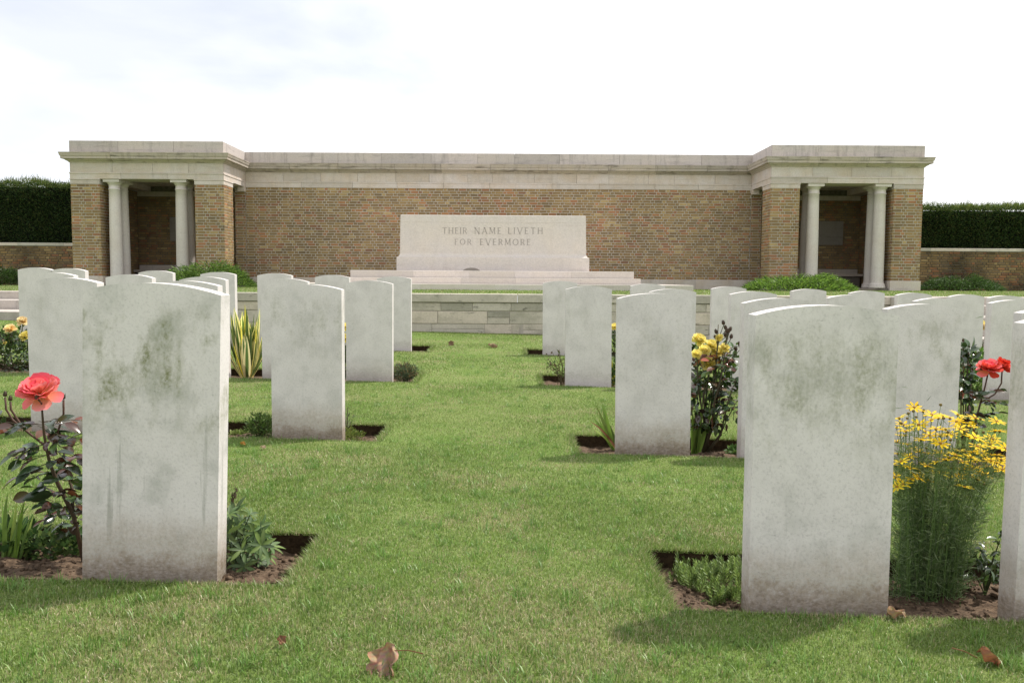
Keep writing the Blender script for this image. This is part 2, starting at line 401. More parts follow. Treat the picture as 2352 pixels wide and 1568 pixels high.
for bi, b in enumerate(BEDS):
    st = 0.012 if bi < 2 else 0.025 if bi < 4 else 0.06
    xs = np.arange(b[0] - 0.03, b[1] + 0.03 + st, st); ys = np.arange(b[2] - 0.03, b[3] + 0.03 + st, st)
    X, Y = np.meshgrid(xs, ys); Z = soil_z(X, Y, b)
    edge = (X < b[0]) | (X > b[1]) | (Y < b[2]) | (Y > b[3]); Z = np.where(edge, np.minimum(Z, G(X, Y) - 0.03), Z)
    V = np.stack([X, Y, Z], -1).reshape(-1, 3); nx = len(xs)
    ii, jj = np.meshgrid(np.arange(nx - 1), np.arange(len(ys) - 1)); a = (jj * nx + ii).ravel()
    T = np.concatenate([np.stack([a, a + 1, a + 1 + nx], 1), np.stack([a, a + 1 + nx, a + nx], 1)])
    o = put('flower_bed', tri_mesh('flower_bed', V, T, np.ones((len(V), 3)), SOIL, True))
    tag(o, None, None, None, 'structure')
def clod_mesh(name, r, seed, mat_=None, flat=0.75):
    import bmesh
    bm = bmesh.new(); bmesh.ops.create_icosphere(bm, subdivisions=2, radius=r)
    q = random.Random(seed)
    for v in bm.verts:
        v.co *= 0.72 + 0.5 * q.random(); v.co.z *= flat
    me = bpy.data.meshes.new(name); bm.to_mesh(me); bm.free(); me.materials.append(mat_ or SOIL); return me
def clods():
    import bmesh
    V = []; T = []; C = []
    bm = bmesh.new(); bmesh.ops.create_icosphere(bm, subdivisions=1, radius=1.0); bm.verts.ensure_lookup_table()
    base = np.array([v.co[:] for v in bm.verts]); tri = np.array([[v.index for v in f.verts] for f in bm.faces]); bm.free()
    k = 0
    for bi, n in ((0, 2200), (1, 2200), (2, 900), (3, 900)):
        b = BEDS[bi]
        for _ in range(n):
            x = NP.uniform(b[0] + .02, b[1] - .01); y = NP.uniform(b[2] + .01, b[3] - .02); r = 0.003 + 0.010 * NP.random() ** 3
            v = base * (0.45 + 0.85 * NP.random((len(base), 1))) * r * NP.uniform(.6, 1.3, 3); v[:, 2] *= 0.8
            v += (x, y, float(soil_z(x, y, b)) + r * 0.25); V.append(v); T.append(tri + k); k += len(base)
    V = np.concatenate(V); T = np.concatenate(T)
    tag(put('soil_crumbs', tri_mesh('soil_crumbs', V, T, np.ones((len(V), 3)), SOIL)), 'brown crumbs of soil scattered over the flower beds', None, None, 'stuff')
clods()
for (px, py, D, r, lab) in ((672, 1305, 2.42, 0.030, 'larger upright brown clod at the right end of the soil by the lupin'), (652, 1355, 2.31, 0.030, 'flatter brown clod at the front corner of the soil by the lupin'),
                            (690, 1270, 2.55, 0.020, 'small brown clod below the cut turf edge near the lupin')):
    p = W(px, py, D); p.z = float(soil_z(p.x, p.y, BEDS[0])) + r * 0.45
    o = put('soil_clod', clod_mesh('soil_clod', r, px)); o.location = p; tag(o, lab, 'clod', 'clods in the flower bed')

# terrace ground
mb = MB()
xs = [-400, -60, -20] + list(np.arange(-13, 13.1, 0.5)) + [20, 60, 400]; ys = [WALL_Y + 0.30, 14, 16, 18, 20, 22, 24, 30, 60, 400]
for y in ys:
    for x in xs: mb.v.append((x, y, TZ)); mb.c.append((1, 1, 1))
for j in range(len(ys) - 1):
    for i in range(len(xs) - 1):
        a = j * len(xs) + i; mb.f.append((a, a + 1, a + 1 + len(xs), a + len(xs))); mb.m.append(0)
tag(mb.build('terrace_ground', LAWN), None, None, None, 'structure')

# ------------------------------------------------------------------ terrace wall and steps
TX0, TX1 = -6.25, 5.45
tw = empty('terrace_wall', (0, WALL_Y, 0), 'low grey limestone retaining wall of rough blocks holding up the terrace', 'wall')
MB().box((TX0 + 0.01, 0.012, -0.3), (TX1 - 0.01, 0.29, TZ - 0.12)).build('core', MORTAR, tw)
q = random.Random(5)
x = TX0
while x < TX1 - 0.02:
    w = min(q.uniform(1.0, 1.75), TX1 - x)
    if TX1 - (x + w) < 0.4: w = TX1 - x
    MB().bbox((x + 0.003, -0.03, TZ - 0.115), (x + w - 0.003, 0.31, TZ + 0.006), 0.006).build('coping_stone', TERR, tw)
    x += w
HOLE = (W(1196, 746, WALL_Y).x, W(1196, 746, WALL_Y).z)
z = TZ - 0.118; rows = [0.125, 0.185, 0.145, 0.17, 0.17]
for ri, h in enumerate(rows):
    x = TX0
    while x < TX1 - 0.02:
        w = min(q.choice([0.34, 0.42, 0.5, 0.58, 0.66, 0.8]) * q.uniform(0.9, 1.1), TX1 - x)
        if TX1 - (x + w) < 0.2: w = TX1 - x
        if z - h < HOLE[1] < z and x < HOLE[0] < x + w:
            if HOLE[0] - x < 0.15: w = HOLE[0] - x - 0.025 if HOLE[0] - x > 0.1 else w
            else: w = HOLE[0] - 0.03 - x
            MB().bbox((x + 0.003, 0, z - h + 0.003), (x + w - 0.003, 0.2, z - 0.003), 0.005).build('stone_block', TERR, tw)
            x += w + 0.06; continue
        pr = q.uniform(-0.008, 0.003)
        if h > 0.13 and q.random() < 0.3:
            sp = q.uniform(.4, .6) * h
            MB().bbox((x + 0.003, pr, z - h + 0.003), (x + w - 0.003, 0.2, z - sp - 0.002), 0.005).build('stone_block', TERR, tw)
            MB().bbox((x + 0.003, pr + q.uniform(-.003, .005), z - sp + 0.002), (x + w - 0.003, 0.2, z - 0.003), 0.005).build('stone_block', TERR, tw); x += w; continue
        MB().bbox((x + 0.004, pr, z - h + 0.004), (x + w - 0.004, 0.2, z - 0.004), 0.006).build('stone_block', TERR, tw)
        x += w
    z -= h
for sx0, sx1, lab, lr in ((-11.5, TX0 - 0.0, 'broad limestone steps up to the terrace beyond the yellow roses at the left', 0), (TX1 + 0.0, 11.0, 'broad limestone steps up to the terrace seen between the headstones at the right', 1)):
    st = empty('terrace_steps', ((sx0 + sx1) / 2, WALL_Y, 0), lab, 'steps', 'steps at the ends of the terrace wall'); cx = (sx0 + sx1) / 2
    tops = [(TZ + 0.006, -0.15, 0.31), (TZ - 0.105, -0.55, -0.153), (TZ - 0.235, -1.30, -0.553)] + ([(TZ - 0.345, -1.7, -1.303), (TZ - 0.455, -2.1, -1.703)] if lr else [])
    for (zt, ya, yb) in tops:
        x = sx0
        while x < sx1 - 0.02:
            w = min(q.uniform(1.1, 1.8), sx1 - x)
            if sx1 - (x + w) < 0.5: w = sx1 - x
            MB().bbox((x - cx + 0.0015, ya, zt - 0.36), (x - cx + w - 0.0015, yb, zt), 0.006).build('step_stone', STEPM, st); x += w

# ------------------------------------------------------------------ brickwork
CH, BL, BH = 0.0685, 0.2, 0.098        # course height, stretcher and header modules
PAL = [((134, 110, 72), 24), ((118, 94, 62), 20), ((104, 83, 58), 14), ((148, 122, 78), 12), ((152, 92, 62), 7), ((132, 76, 56), 5),
       ((164, 106, 68), 5), ((104, 90, 68), 5), ((170, 148, 104), 4), ((112, 62, 52), 3), ((92, 76, 58), 3)]
PALC = [tuple(min(0.62, (c * 0.5 + a_ * 0.5) * 1.46) for c, a_ in zip(lin(p), lin((130, 113, 85)))) for p, _ in PAL]; PALW = [w for _, w in PAL]
FX = 0.003
def brick_geo(w, h=CH - 0.013, d=0.03):
    vs = [(-w / 2 + FX, 0, -h / 2 + FX), (w / 2 - FX, 0, -h / 2 + FX), (w / 2 - FX, 0, h / 2 - FX), (-w / 2 + FX, 0, h / 2 - FX),
          (-w / 2, FX, -h / 2), (w / 2, FX, -h / 2), (w / 2, FX, h / 2), (-w / 2, FX, h / 2),
          (-w / 2, d, -h / 2), (w / 2, d, -h / 2), (w / 2, d, h / 2), (-w / 2, d, h / 2)]
    fs = [(0, 1, 2, 3)]
    for o_ in (0, 4):
        for j in range(4): fs.append((o_ + j, o_ + 4 + j, o_ + 4 + (j + 1) % 4, o_ + (j + 1) % 4))
    return vs, fs
BG = {'s': brick_geo(BL - 0.013), 'h': brick_geo(BH - 0.013)}
BM = {}
def brick_mesh(kind, ci, mat_):
    k = (kind, ci, mat_.name)
    if k not in BM:
        mb_ = MB(); mb_.add(*BG[kind], 0, PALC[ci]); BM[k] = mb_.mesh('brick', mat_)
    return BM[k]
def face_bricks(o, ang, Wd, H, rough=0.0015, seed=0, skip=None, pri=0.0):
    """Flemish bond on a rectangle; o = lower left corner seen from outside, ang = turn of the outward -y normal about z"""
    q = random.Random(seed); u = Vector((math.cos(ang), math.sin(ang), 0)); n = Vector((math.sin(ang), -math.cos(ang), 0))
    rot = Matrix.Rotation(ang, 3, 'Z').to_4x4(); res = []
    nc = max(1, int(round(H / CH))); ch = H / nc
    for r in range(nc):
        x = 0.0; t = r % 2; first = True
        x = -BH / 2 if t else 0.0
        seq = 0
        x = -(BL + BH) * q.random() * 0.15 if False else x
        while x < Wd - 0.012:
            kind = 's' if (seq + t) % 2 == 0 else 'h'
            if q.random() < 0.07: kind = 's'
            w = BL if kind == 's' else BH
            a, b = max(x, 0.0), min(x + w, Wd)
            x += w; seq += 1
            if b - a < 0.025: continue
            c = Vector(o) + u * ((a + b) / 2) + Vector((0, 0, (r + 0.5) * ch)) + n * q.uniform(-rough, rough)
            if skip and skip(c): continue
            ci = q.choices(range(len(PALC)), PALW)[0]
            s = (b - a - 0.011 * (b - a) / w) / (w - 0.011)
            mat4 = Matrix.Translation(c) @ rot @ Matrix.Rotation(q.gauss(0, 0.004), 4, 'Y') @ Matrix.Diagonal((s * q.uniform(0.975, 1.01), 1, ch / CH * q.uniform(0.95, 1.03), 1))
            res.append((pri + (0 if kind == 's' and s > 0.9 else 0.5), kind, ci, mat4))
    return res
def lay(root, bricks, mat_, cap=300):
    """the first CAP bricks as parts, the rest joined into one part"""
    bricks = sorted(bricks, key=lambda b: b[0]); rl = Matrix.Translation(-root.location)
    for (p, k, ci, m4) in bricks[:cap]: put('brick', brick_mesh(k, ci, mat_), root, rl @ m4)
    if len(bricks) > cap:
        mb_ = MB()
        for (p, k, ci, m4) in bricks[cap:]:
            vs, fs = BG[k]; mm = rl @ m4
            mb_.add([mm @ Vector(v) for v in vs], fs, 0, PALC[ci])
        o = mb_.build('brickwork', mat_, root); o['kind'] = 'stuff'

# ------------------------------------------------------------------ memorial building
FY, MY = 20.08, 21.72
PLT = [(-10.59, -6.92), (6.17, 9.82)]
ZT, ZC1, ZC0, ZF0, ZA0, ZB0, ZPL = [v + 0.87 for v in (3.25, 2.958, 2.762, 2.48, 2.352, 2.228, 0.03)]
def sweep_piece(prof, A, B, nrm, ma, mb_, g=0.003):
    """prism with profile (d, z) from A to B (plan points); nrm outward normal; ma, mb_ mitre vectors (offset per unit d) at each end"""
    A = Vector(A); B = Vector(B); t = (B - A).normalized()
    vs = [(*(A + ma * d + t * g), z) for d, z in prof] + [(*(B + mb_ * d - t * g), z) for d, z in prof]
    n = len(prof); fs = [tuple(range(n)), tuple(range(2 * n - 1, n - 1, -1))]
    for i in range(n):
        j = (i + 1) % n; fs.append((i, i + n, j + n, j))
    return vs, fs
P_PAR = [(-0.30, ZC1), (0.0, ZC1), (0.0, ZT - 0.008), (-0.008, ZT), (-0.30, ZT)]
P_COR = [(-0.1, ZC0 - 0.03), (0.012, ZC0 - 0.03), (0.03, ZC0 - 0.005), (0.075, ZC0 + 0.02), (0.08, ZC0 + 0.045), (0.145, ZC0 + 0.048), (0.145, ZC0 + 0.105), (0.158, ZC0 + 0.11),
         (0.165, ZC0 + 0.135), (0.170, ZC0 + 0.162), (0.178, ZC0 + 0.174), (0.178, ZC1), (-0.1, ZC1 - 0.001)]
P_FRI = [(-0.25, ZF0 + 0.02), (0.0, ZF0 + 0.02), (0.0, ZC0 - 0.031), (-0.25, ZC0 - 0.031)]
P_ARC = [(-0.66, ZA0), (0.004, ZA0), (0.004, ZF0 - 0.012), (0.016, ZF0 - 0.010), (0.016, ZF0 + 0.0185), (-0.66, ZF0 + 0.0185)]
P_ARW = [(-0.1, ZA0), (0.004, ZA0), (0.004, ZF0 - 0.012), (0.016, ZF0 - 0.010), (0.016, ZF0 + 0.0185), (-0.1, ZF0 + 0.0185)]
def dirs(path):
    seg = [(Vector(path[i + 1]) - Vector(path[i])).normalized() for i in range(len(path) - 1)]
    nr = [Vector((t.y, -t.x)) for t in seg]; mt = []
    for i in range(len(path)):
        if i == 0: mt.append(nr[0])
        elif i == len(path) - 1: mt.append(nr[-1])
        else:
            a, b = nr[i - 1], nr[i]; mt.append((a + b) / (1 + a.dot(b)))
    return nr, mt
def run(root, name, prof, path, which, mat_, joint, seed=0):
    q = random.Random(seed); nr, mt = dirs(path); off = Vector((root.location.x, root.location.y, 0))
    for i in which:
        A, B = Vector(path[i]), Vector(path[i + 1]); Ls = (B - A).length; n = max(1, int(round(Ls / joint)))
        cuts = [0] + sorted(((k + q.uniform(-0.18, 0.18)) / n) for k in range(1, n)) + [1]
        for k in range(n):
            a, b = A.lerp(B, cuts[k]), A.lerp(B, cuts[k + 1])
            vs, fs = sweep_piece(prof, a, b, nr[i], mt[i] if k == 0 else nr[i], mt[i + 1] if k == n - 1 else nr[i])
            MB().add([Vector(v) - off for v in vs], fs).build(name, mat_, root)
BY = 23.0
PATH = [(PLT[0][0], 23.4), (PLT[0][0], FY), (PLT[0][1], FY), (PLT[0][1], MY), (PLT[1][0], MY), (PLT[1][0], FY), (PLT[1][1], FY), (PLT[1][1], 23.4)]
sw = empty('screen_wall', (-0.38, MY, 0), 'long brown brick screen wall with stone cornice behind the memorial stone', 'wall')
pavs = [empty('pavilion', (sum(PLT[0]) / 2, FY, 0), 'brick and stone pavilion with columns at the left end of the screen wall', 'pavilion', 'pavilions at the ends of the screen wall'),
        empty('pavilion', (sum(PLT[1]) / 2, FY, 0), 'brick and stone pavilion with columns at the right end of the screen wall', 'pavilion', 'pavilions at the ends of the screen wall')]
for root, segs in ((pavs[0], (0, 1, 2)), (sw, (3,)), (pavs[1], (4, 5, 6))):
    run(root, 'parapet_stone', P_PAR, PATH, segs, PARAP, 1.2, 3)
    run(root, 'cornice_stone', P_COR, PATH, segs, CORN, 1.35, 4)
    run(root, 'frieze_stone', P_FRI, PATH, segs, STONE, 0.95, 5)
    run(root, 'architrave_stone', P_ARC if root is not sw else P_ARW, PATH, segs, STONE, 1.25, 6)
# screen wall body
def rel(root, a, b):
    l = root.location; return (a[0] - l.x, a[1] - l.y, a[2] - l.z), (b[0] - l.x, b[1] - l.y, b[2] - l.z)
def rbox(root, name, a, b, mat_, ch=None, label=None):
    a, b = rel(root, a, b); mb_ = MB()
    (mb_.bbox(a, b, ch) if ch else mb_.box(a, b)); return mb_.build(name, mat_, root, label=label)
x0, x1 = PLT[0][1], PLT[1][0]
rbox(sw, 'core', (x0, MY + 0.006, TZ - 0.2), (x1, MY + 0.45, ZA0 - 0.001), MORTAR)
rbox(sw, 'core', (x0 + 0.1, MY + 0.102, ZA0 + 0.001), (x1 - 0.1, MY + 0.45, ZC1 - 0.002), MORTAR)
xp = x0
while xp < x1 - 0.02:
    w = min(1.3, x1 - xp); rbox(sw, 'plinth_stone', (xp + 0.0015, MY - 0.03, TZ - 0.1), (xp + w - 0.0015, MY + 0.004, ZPL), STONE, 0.006); xp += w
ZB = ZPL + 0.004
STX0, STX1, STZ = -2.45, 1.6, 2.1
br = face_bricks((x0, MY, ZB), 0, x1 - x0, ZA0 - ZB - 0.002, 0.002, 1)
# largest first: the stretchers nearest the camera that no headstone or memorial stone hides
br = [(p + (0 if (m4.translation.z > STZ or not (STX0 < m4.translation.x < STX1)) and m4.translation.z > 1.25 else 3) + (m4.translation - CAM).length * 0.001, k, c, m4) for p, k, c, m4 in br]
lay(sw, br, BRICK)

def pavilion(root, X0, X1, s):
    """s = +1: the open side faces +x (left pavilion), -1: faces -x"""
    i_in = X1 if s > 0 else X0; i_out = X0 if s > 0 else X1
    pw = 0.70; pd = 0.66; bricks = []
    zb = ZPL + 0.004
    for (a, b) in ((X0, X0 + pw), (X1 - pw, X1)):
        rbox(root, 'pier', (a + 0.006, FY + 0.006, TZ - 0.1), (b - 0.006, FY + pd - 0.006, ZB0 - 0.002), MORTAR)
        rbox(root, 'plinth_stone', (a - 0.02, FY - 0.02, TZ - 0.1), (b + 0.02, FY + pd + 0.02, ZPL), STONE, 0.006)
        rbox(root, 'pier_cap', (a - 0.002, FY - 0.002, ZB0), (b + 0.002, FY + pd + 0.002, ZA0 - 0.028), STONE, 0.004)
        rbox(root, 'pier_cap', (a - 0.014, FY - 0.014, ZA0 - 0.0265), (b + 0.014, FY + pd + 0.014, ZA0 - 0.0015), STONE, 0.004)
        bricks += face_bricks((a, FY, zb), 0, pw, ZB0 - zb - 0.003, 0.002, int(abs(a) * 100), pri=0)
        bricks += face_bricks((b, FY, zb), math.pi / 2, pd, ZB0 - zb - 0.003, 0.002, int(abs(a) * 100) + 1, pri=2 if s < 0 else 1 if b == X1 else 2)
        bricks += face_bricks((a, FY + pd, zb), -math.pi / 2, pd, ZB0 - zb - 0.003, 0.002, int(abs(a) * 100) + 2, pri=2 if s > 0 else 1 if a == X0 else 2)
    # deep back wall, outer side wall, return behind the screen wall
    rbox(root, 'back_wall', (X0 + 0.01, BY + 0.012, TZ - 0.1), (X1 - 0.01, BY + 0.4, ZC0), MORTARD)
    bricks += face_bricks((X0 + 0.28, BY + 0.006, TZ + 0.02), 0, X1 - X0 - 0.56, ZB0 - TZ - 0.03, 0.002, 77, pri=4)
    rbox(root, 'inner_band', (X0 + 0.29, BY - 0.012, ZB0 - 0.005), (X1 - 0.29, BY + 0.011, ZA0 - 0.002), STONE)
    oy0 = FY + pd + 0.004; ox = (X0 + 0.006, X0 + 0.28) if s > 0 else (X1 - 0.28, X1 - 0.006); ix = (X1 - 0.28, X1 - 0.006) if s > 0 else (X0 + 0.006, X0 + 0.28)
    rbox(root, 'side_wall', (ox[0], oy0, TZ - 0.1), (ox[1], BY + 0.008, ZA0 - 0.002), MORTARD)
    rbox(root, 'return_wall', (ix[0], MY + 0.006, TZ - 0.1), (ix[1], BY + 0.008, ZA0 - 0.002), MORTAR)
    bricks += face_bricks((ix[0], MY, ZPL + 0.004), 0, 0.274, ZB0 - ZPL - 0.006, 0.002, 83, pri=1)
    if s > 0: bricks += face_bricks((ox[1] + 0.006, oy0, TZ + 0.02), math.pi / 2, BY - oy0, ZA0 - TZ - 0.03, 0.002, 78, pri=4)
    else: bricks += face_bricks((ox[0] - 0.006, BY, TZ + 0.02), -math.pi / 2, BY - oy0, ZA0 - TZ - 0.03, 0.002, 79, pri=4)
    # respond capital where the side opening meets the screen wall
    ca = (X1 - 0.16, X1 + 0.012) if s > 0 else (X0 - 0.012, X0 + 0.16)
    rbox(root, 'respond_cap', (ca[0], MY - 0.16, ZB0), (ca[1], MY + 0.004, ZA0 - 0.0015), STONE, 0.004)
    # floor, ceiling, roof, bench
    rbox(root, 'floor', (X0 + 0.02, FY + 0.05, TZ - 0.1), (X1 - 0.02, BY + 0.01, TZ + 0.06), DIM, 0.006)
    rbox(root, 'ceiling', (X0 + 0.28, FY + pd - 0.002, ZF0 + 0.021), (X1 - 0.28, BY + 0.2, ZF0 + 0.10), STONE)
    rbox(root, 'roof', (X0 + 0.302, FY + 0.302, ZC1 - 0.04), (X1 - 0.302, BY + 0.39, ZC1 + 0.02), PARAP)
    bx0, bx1 = X0 + 0.32, X1 - 0.32
    rbox(root, 'bench_seat', (bx0, BY - 0.42, TZ + 0.36), (bx1, BY - 0.002, TZ + 0.43), STONE, 0.008)
    rbox(root, 'bench_base', (bx0 + 0.05, BY - 0.34, TZ + 0.062), (bx1 - 0.05, BY - 0.004, TZ + 0.359), DIM, 0.005)
    rbox(root, 'bench_back', (bx0, BY - 0.05, TZ + 0.432), (bx1, BY - 0.003, TZ + 0.56), STONE, 0.005)
    # columns
    prof = [(0.20, 0), (0.20, 0.05), (0.185, 0.055), (0.19, 0.075), (0.185, 0.1), (0.165, 0.11), (0.158, 0.13), (0.153, 0.16)]
    H = ZA0 - TZ - 0.062
    for k in range(9):
        t = k / 8; prof.append((0.150 - 0.020 * t ** 1.6, 0.2 + (H - 0.2 - 0.245) * t))
    z1 = H - 0.245
    prof += [(0.142, z1 + 0.008), (0.142, z1 + 0.028), (0.130, z1 + 0.032), (0.130, z1 + 0.115), (0.145, z1 + 0.125), (0.170, z1 + 0.165), (0.176, z1 + 0.172)]
    cxs = [(-9.63, -8.02)] if s > 0 else [(7.27, 8.88)]
    for cx_ in cxs[0]:
        for yy in (FY + 0.21, FY + 0.60):
            l = root.location; mb_ = MB()
            mb_.lathe(prof, (cx_ - l.x, yy - l.y, TZ + 0.062), 28)
            o = mb_.build('column', COLM, root, True)
            d = o.data.polygons; 
            ab = MB(); ab.bbox((cx_ - l.x - 0.193, yy - l.y - 0.185, ZA0 - 0.072), (cx_ - l.x + 0.193, yy - l.y + 0.185, ZA0 - 0.0015), 0.004)
            ab.build('abacus', COLM, o)
    # wall tablet
    ta, tb = (-9.42, -8.25) if s > 0 else (7.9, 9.08)
    rbox(root, 'tablet', (ta, BY - 0.03, 0.87 + 1.01), (tb, BY - 0.001, 0.87 + 1.66), TABM, 0.006)
    bricks = [(p + (m4.translation - CAM).length * 0.001, k, c, m4) for p, k, c, m4 in bricks]
    lay(root, bricks, BRICK)
def backing(root, a, b): rbox(root, 'parapet_core', a, b, PARAP)
backing(sw, (PLT[0][1] - 0.02, MY + 0.03, ZC1 + 0.002), (PLT[1][0] + 0.02, MY + 0.27, ZT - 0.025))
for root, (a, b) in zip(pavs, PLT):
    backing(root, (a + 0.03, FY + 0.03, ZC1 + 0.021), (b - 0.03, FY + 0.27, ZT - 0.03))
    for xx in (a + 0.03, b - 0.27): backing(root, (xx, FY + 0.272, ZC1 + 0.021), (xx + 0.24, 23.35 if (xx < -9 or xx > 9) else MY + 0.028, ZT - 0.03))
pavilion(pavs[0], *PLT[0], 1)
pavilion(pavs[1], *PLT[1], -1)

# flank walls and hedges
for (xa, xb, lab, sd_) in ((-15.5, PLT[0][0] - 0.002, 'low weathered brick wall with stone coping left of the pavilions under the tall hedge', 21), (PLT[1][1] + 0.002, 14.6, 'low weathered brick wall with stone coping right of the pavilions under the hedge', 22)):
    fw = empty('flank_wall', ((xa + xb) / 2, 22.0, 0), lab, 'wall', 'low walls either side of the pavilions')
    zt = 0.87 + 0.9
    rbox(fw, 'core', (xa, 22.0 + 0.014, TZ - 0.2), (xb, 22.32, zt - 0.085), MORTARD)
    xq = xa if xa > 0 else xa
    n = int(round((xb - xa) / 1.25))
    for k in range(n):
        a = xa + (xb - xa) * k / n; b = xa + (xb - xa) * (k + 1) / n
        rbox(fw, 'coping_stone', (a + 0.002, 21.985, zt - 0.08), (b - 0.002, 22.36, zt), TERR, 0.006)
    b_ = face_bricks((xa, 22.0, TZ + 0.0), 0, xb - xa, zt - 0.085 - TZ, 0.006, sd_)
    b_ = [(p + abs(m4.translation.x) * 0.4, k, c, m4) for p, k, c, m4 in b_]
    lay(fw, b_, BRICKD)

def leaf_cloud(P, D, Ln, Wd, Cc, nrm=None):
    """one kinked leaf (two triangles) at each point: positions, directions, lengths, widths, colours"""
    n = len(P); D = D / (np.linalg.norm(D, axis=1, keepdims=True) + 1e-9)
    A = NP.normal(size=(n, 3)) if nrm is None else nrm + NP.normal(size=(n, 3)) * 0.3
    S = np.cross(D, A); S /= (np.linalg.norm(S, axis=1, keepdims=True) + 1e-9)
    N = np.cross(S, D)
    Ln = Ln[:, None]; Wd = Wd[:, None]
    mid = P + D * Ln * 0.45
    V = np.stack([P, mid + S * Wd / 2 - N * Wd * 0.15, P + D * Ln - N * Ln * 0.12, mid - S * Wd / 2 - N * Wd * 0.15], 1).reshape(-1, 3)
    i = np.arange(n)[:, None] * 4
    T = np.concatenate([i + [0, 1, 2], i + [0, 2, 3]])
    return V, T, np.repeat(Cc, 4, 0)
def palette(n, cols, jit=0.25):
    c = np.array(cols)[NP.integers(0, len(cols), n)]
    return c * (1 + (NP.random((n, 1)) - 0.5) * 2 * jit)

for (xa, xb, top, lab, sd_) in ((-16.0, PLT[0][0] - 0.05, 2.53, 'tall dark clipped hedge behind the low wall left of the pavilions', 1), (PLT[1][1] + 0.05, 15.2, 2.05, 'shorter dark clipped hedge behind the low wall right of the pavilions', 2)):
    y0, y1 = 22.55, 23.9; zt = 0.87 + top
    h = empty('hedge', ((xa + xb) / 2, y0, TZ), lab, 'hedge', 'hedges behind the low walls')
    rbox(h, 'shade_core', (xa + 0.1, y0 + 0.12, TZ), (xb - 0.1, y1 - 0.12, zt - 0.12), m_leaf('hedge_inside', 0.9, 0.1, 0, 0, (0.008, 0.012, 0.006)))  # near-black block stands in for the shade inside the hedge
    n = 26000
    P = np.stack([NP.uniform(xa, xb, n), y0 + NP.random(n) ** 1.5 * 0.16 + (vnoise(NP.random(n), NP.random(n), 1) * 0), NP.uniform(1.2, zt, n)], 1)
    P[:, 1] += (vnoise(P[:, 0], P[:, 2], 0.5, sd_) - 0.5) * 0.12
    D = np.stack([NP.normal(0, 0.6, n), -0.7 + NP.normal(0, 0.5, n), 0.4 + NP.normal(0, 0.5, n)], 1)
    nt_ = 11000
    Pt = np.stack([NP.uniform(xa, xb, nt_), NP.uniform(y0, y1, nt_), zt - 0.05 + NP.normal(0, 0.03, nt_)], 1)
    Pt[:, 2] += (vnoise(Pt[:, 0], Pt[:, 1], 0.35, sd_ + 4) - 0.5) * 0.16 + (vnoise(Pt[:, 0], Pt[:, 1], 1.1, sd_ + 9) - 0.5) * 0.12
    Dt = np.stack([NP.normal(0.1, 0.35, nt_), NP.normal(0, 0.35, nt_), np.ones(nt_)], 1)
    P = np.concatenate([P, Pt]); D = np.concatenate([D, Dt])
    ln = np.concatenate([NP.uniform(0.04, 0.10, n), NP.uniform(0.05, 0.17, nt_) * (0.6 + NP.random(nt_) ** 3)]); wd_ = np.concatenate([NP.uniform(0.012, 0.03, n), NP.uniform(0.008, 0.016, nt_)])
    cc = np.concatenate([palette(n, [(0.04, 0.08, 0.02), (0.06, 0.105, 0.026), (0.025, 0.05, 0.014), (0.085, 0.10, 0.028)]), palette(nt_, [(0.14, 0.19, 0.04), (0.19, 0.22, 0.06), (0.09, 0.14, 0.03)])])  # top leaves coloured lighter to paint the sunlit fringe
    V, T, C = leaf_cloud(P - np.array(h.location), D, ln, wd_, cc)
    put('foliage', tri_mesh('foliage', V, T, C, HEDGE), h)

# ------------------------------------------------------------------ memorial stone
SY = 18.1
ms = empty('memorial_stone', (-0.425, SY, TZ), 'pale stone altar lettered THEIR NAME LIVETH FOR EVERMORE on three wide steps', 'memorial')
zt0, zt1, zt2 = 0.87 - 0.085, 0.87 + 0.038, 0.87 + 0.185
for (hx, ya, yb, za, zb, nn) in ((4.25, 16.5, 20.9, TZ - 0.1, zt0, 6), (3.03, 17.02, 20.4, zt0 + 0.0015, zt1, 5), (2.98, 17.5, 19.9, zt1 + 0.0015, zt2, 5)):
    hx = {4.25: 4.02, 3.03: 3.05, 2.98: 2.98}[hx]
    cuts = [-hx] + [-hx + 2 * hx * (k + rnd.uniform(-0.12, 0.12)) / nn for k in range(1, nn)] + [hx]
    for k in range(nn):
        rbox(ms, 'step_stone', (-0.425 + cuts[k] + 0.001, ya, za), (-0.425 + cuts[k + 1] - 0.001, yb, zb), MEMO, 0.006)
H0 = zt2 - TZ + 0.001; HT = W(1130, 494, SY).z - TZ; HL = W(1130, 591, SY).z - TZ
bw = 441 / 105.4 / 2; tw_ = 424 / 105.4 / 2
mb = MB(); lv = []
prof = [(bw, 0.55, H0), (bw, 0.55, HL - 0.004), (bw - 0.004, 0.546, HL)]
for k in range(6):
    t = k / 5; prof.append((tw_ + 0.015 + (bw - 0.03 - tw_ - 0.015) * (1 - t) ** 2.2, 0.475 + 0.05 * (1 - t) ** 2.2, HL + 0.004 + 0.09 * t))
zg = W(1130, 511, SY).z - TZ
prof += [(tw_ + 0.005, 0.4745, zg - 0.004), (tw_ + 0.0, 0.470, zg), (tw_ + 0.004, 0.474, zg + 0.005), (tw_, 0.47, HT - 0.008), (tw_ - 0.008, 0.462, HT)]
for (hx, hy, z) in prof: lv += [(-hx, 0.55 - hy, z), (hx, 0.55 - hy, z), (hx, 0.55 + hy, z), (-hx, 0.55 + hy, z)]
fs = [(3, 2, 1, 0)]
for k in range(len(prof) - 1):
    for j in range(4): fs.append((4 * k + j, 4 * k + (j + 1) % 4, 4 * k + 4 + (j + 1) % 4, 4 * k + 4 + j))
b_ = 4 * (len(prof) - 1); fs.append((b_, b_ + 1, b_ + 2, b_ + 3))
mb.add(lv, fs); mb.build('altar_block', MEMO, ms)
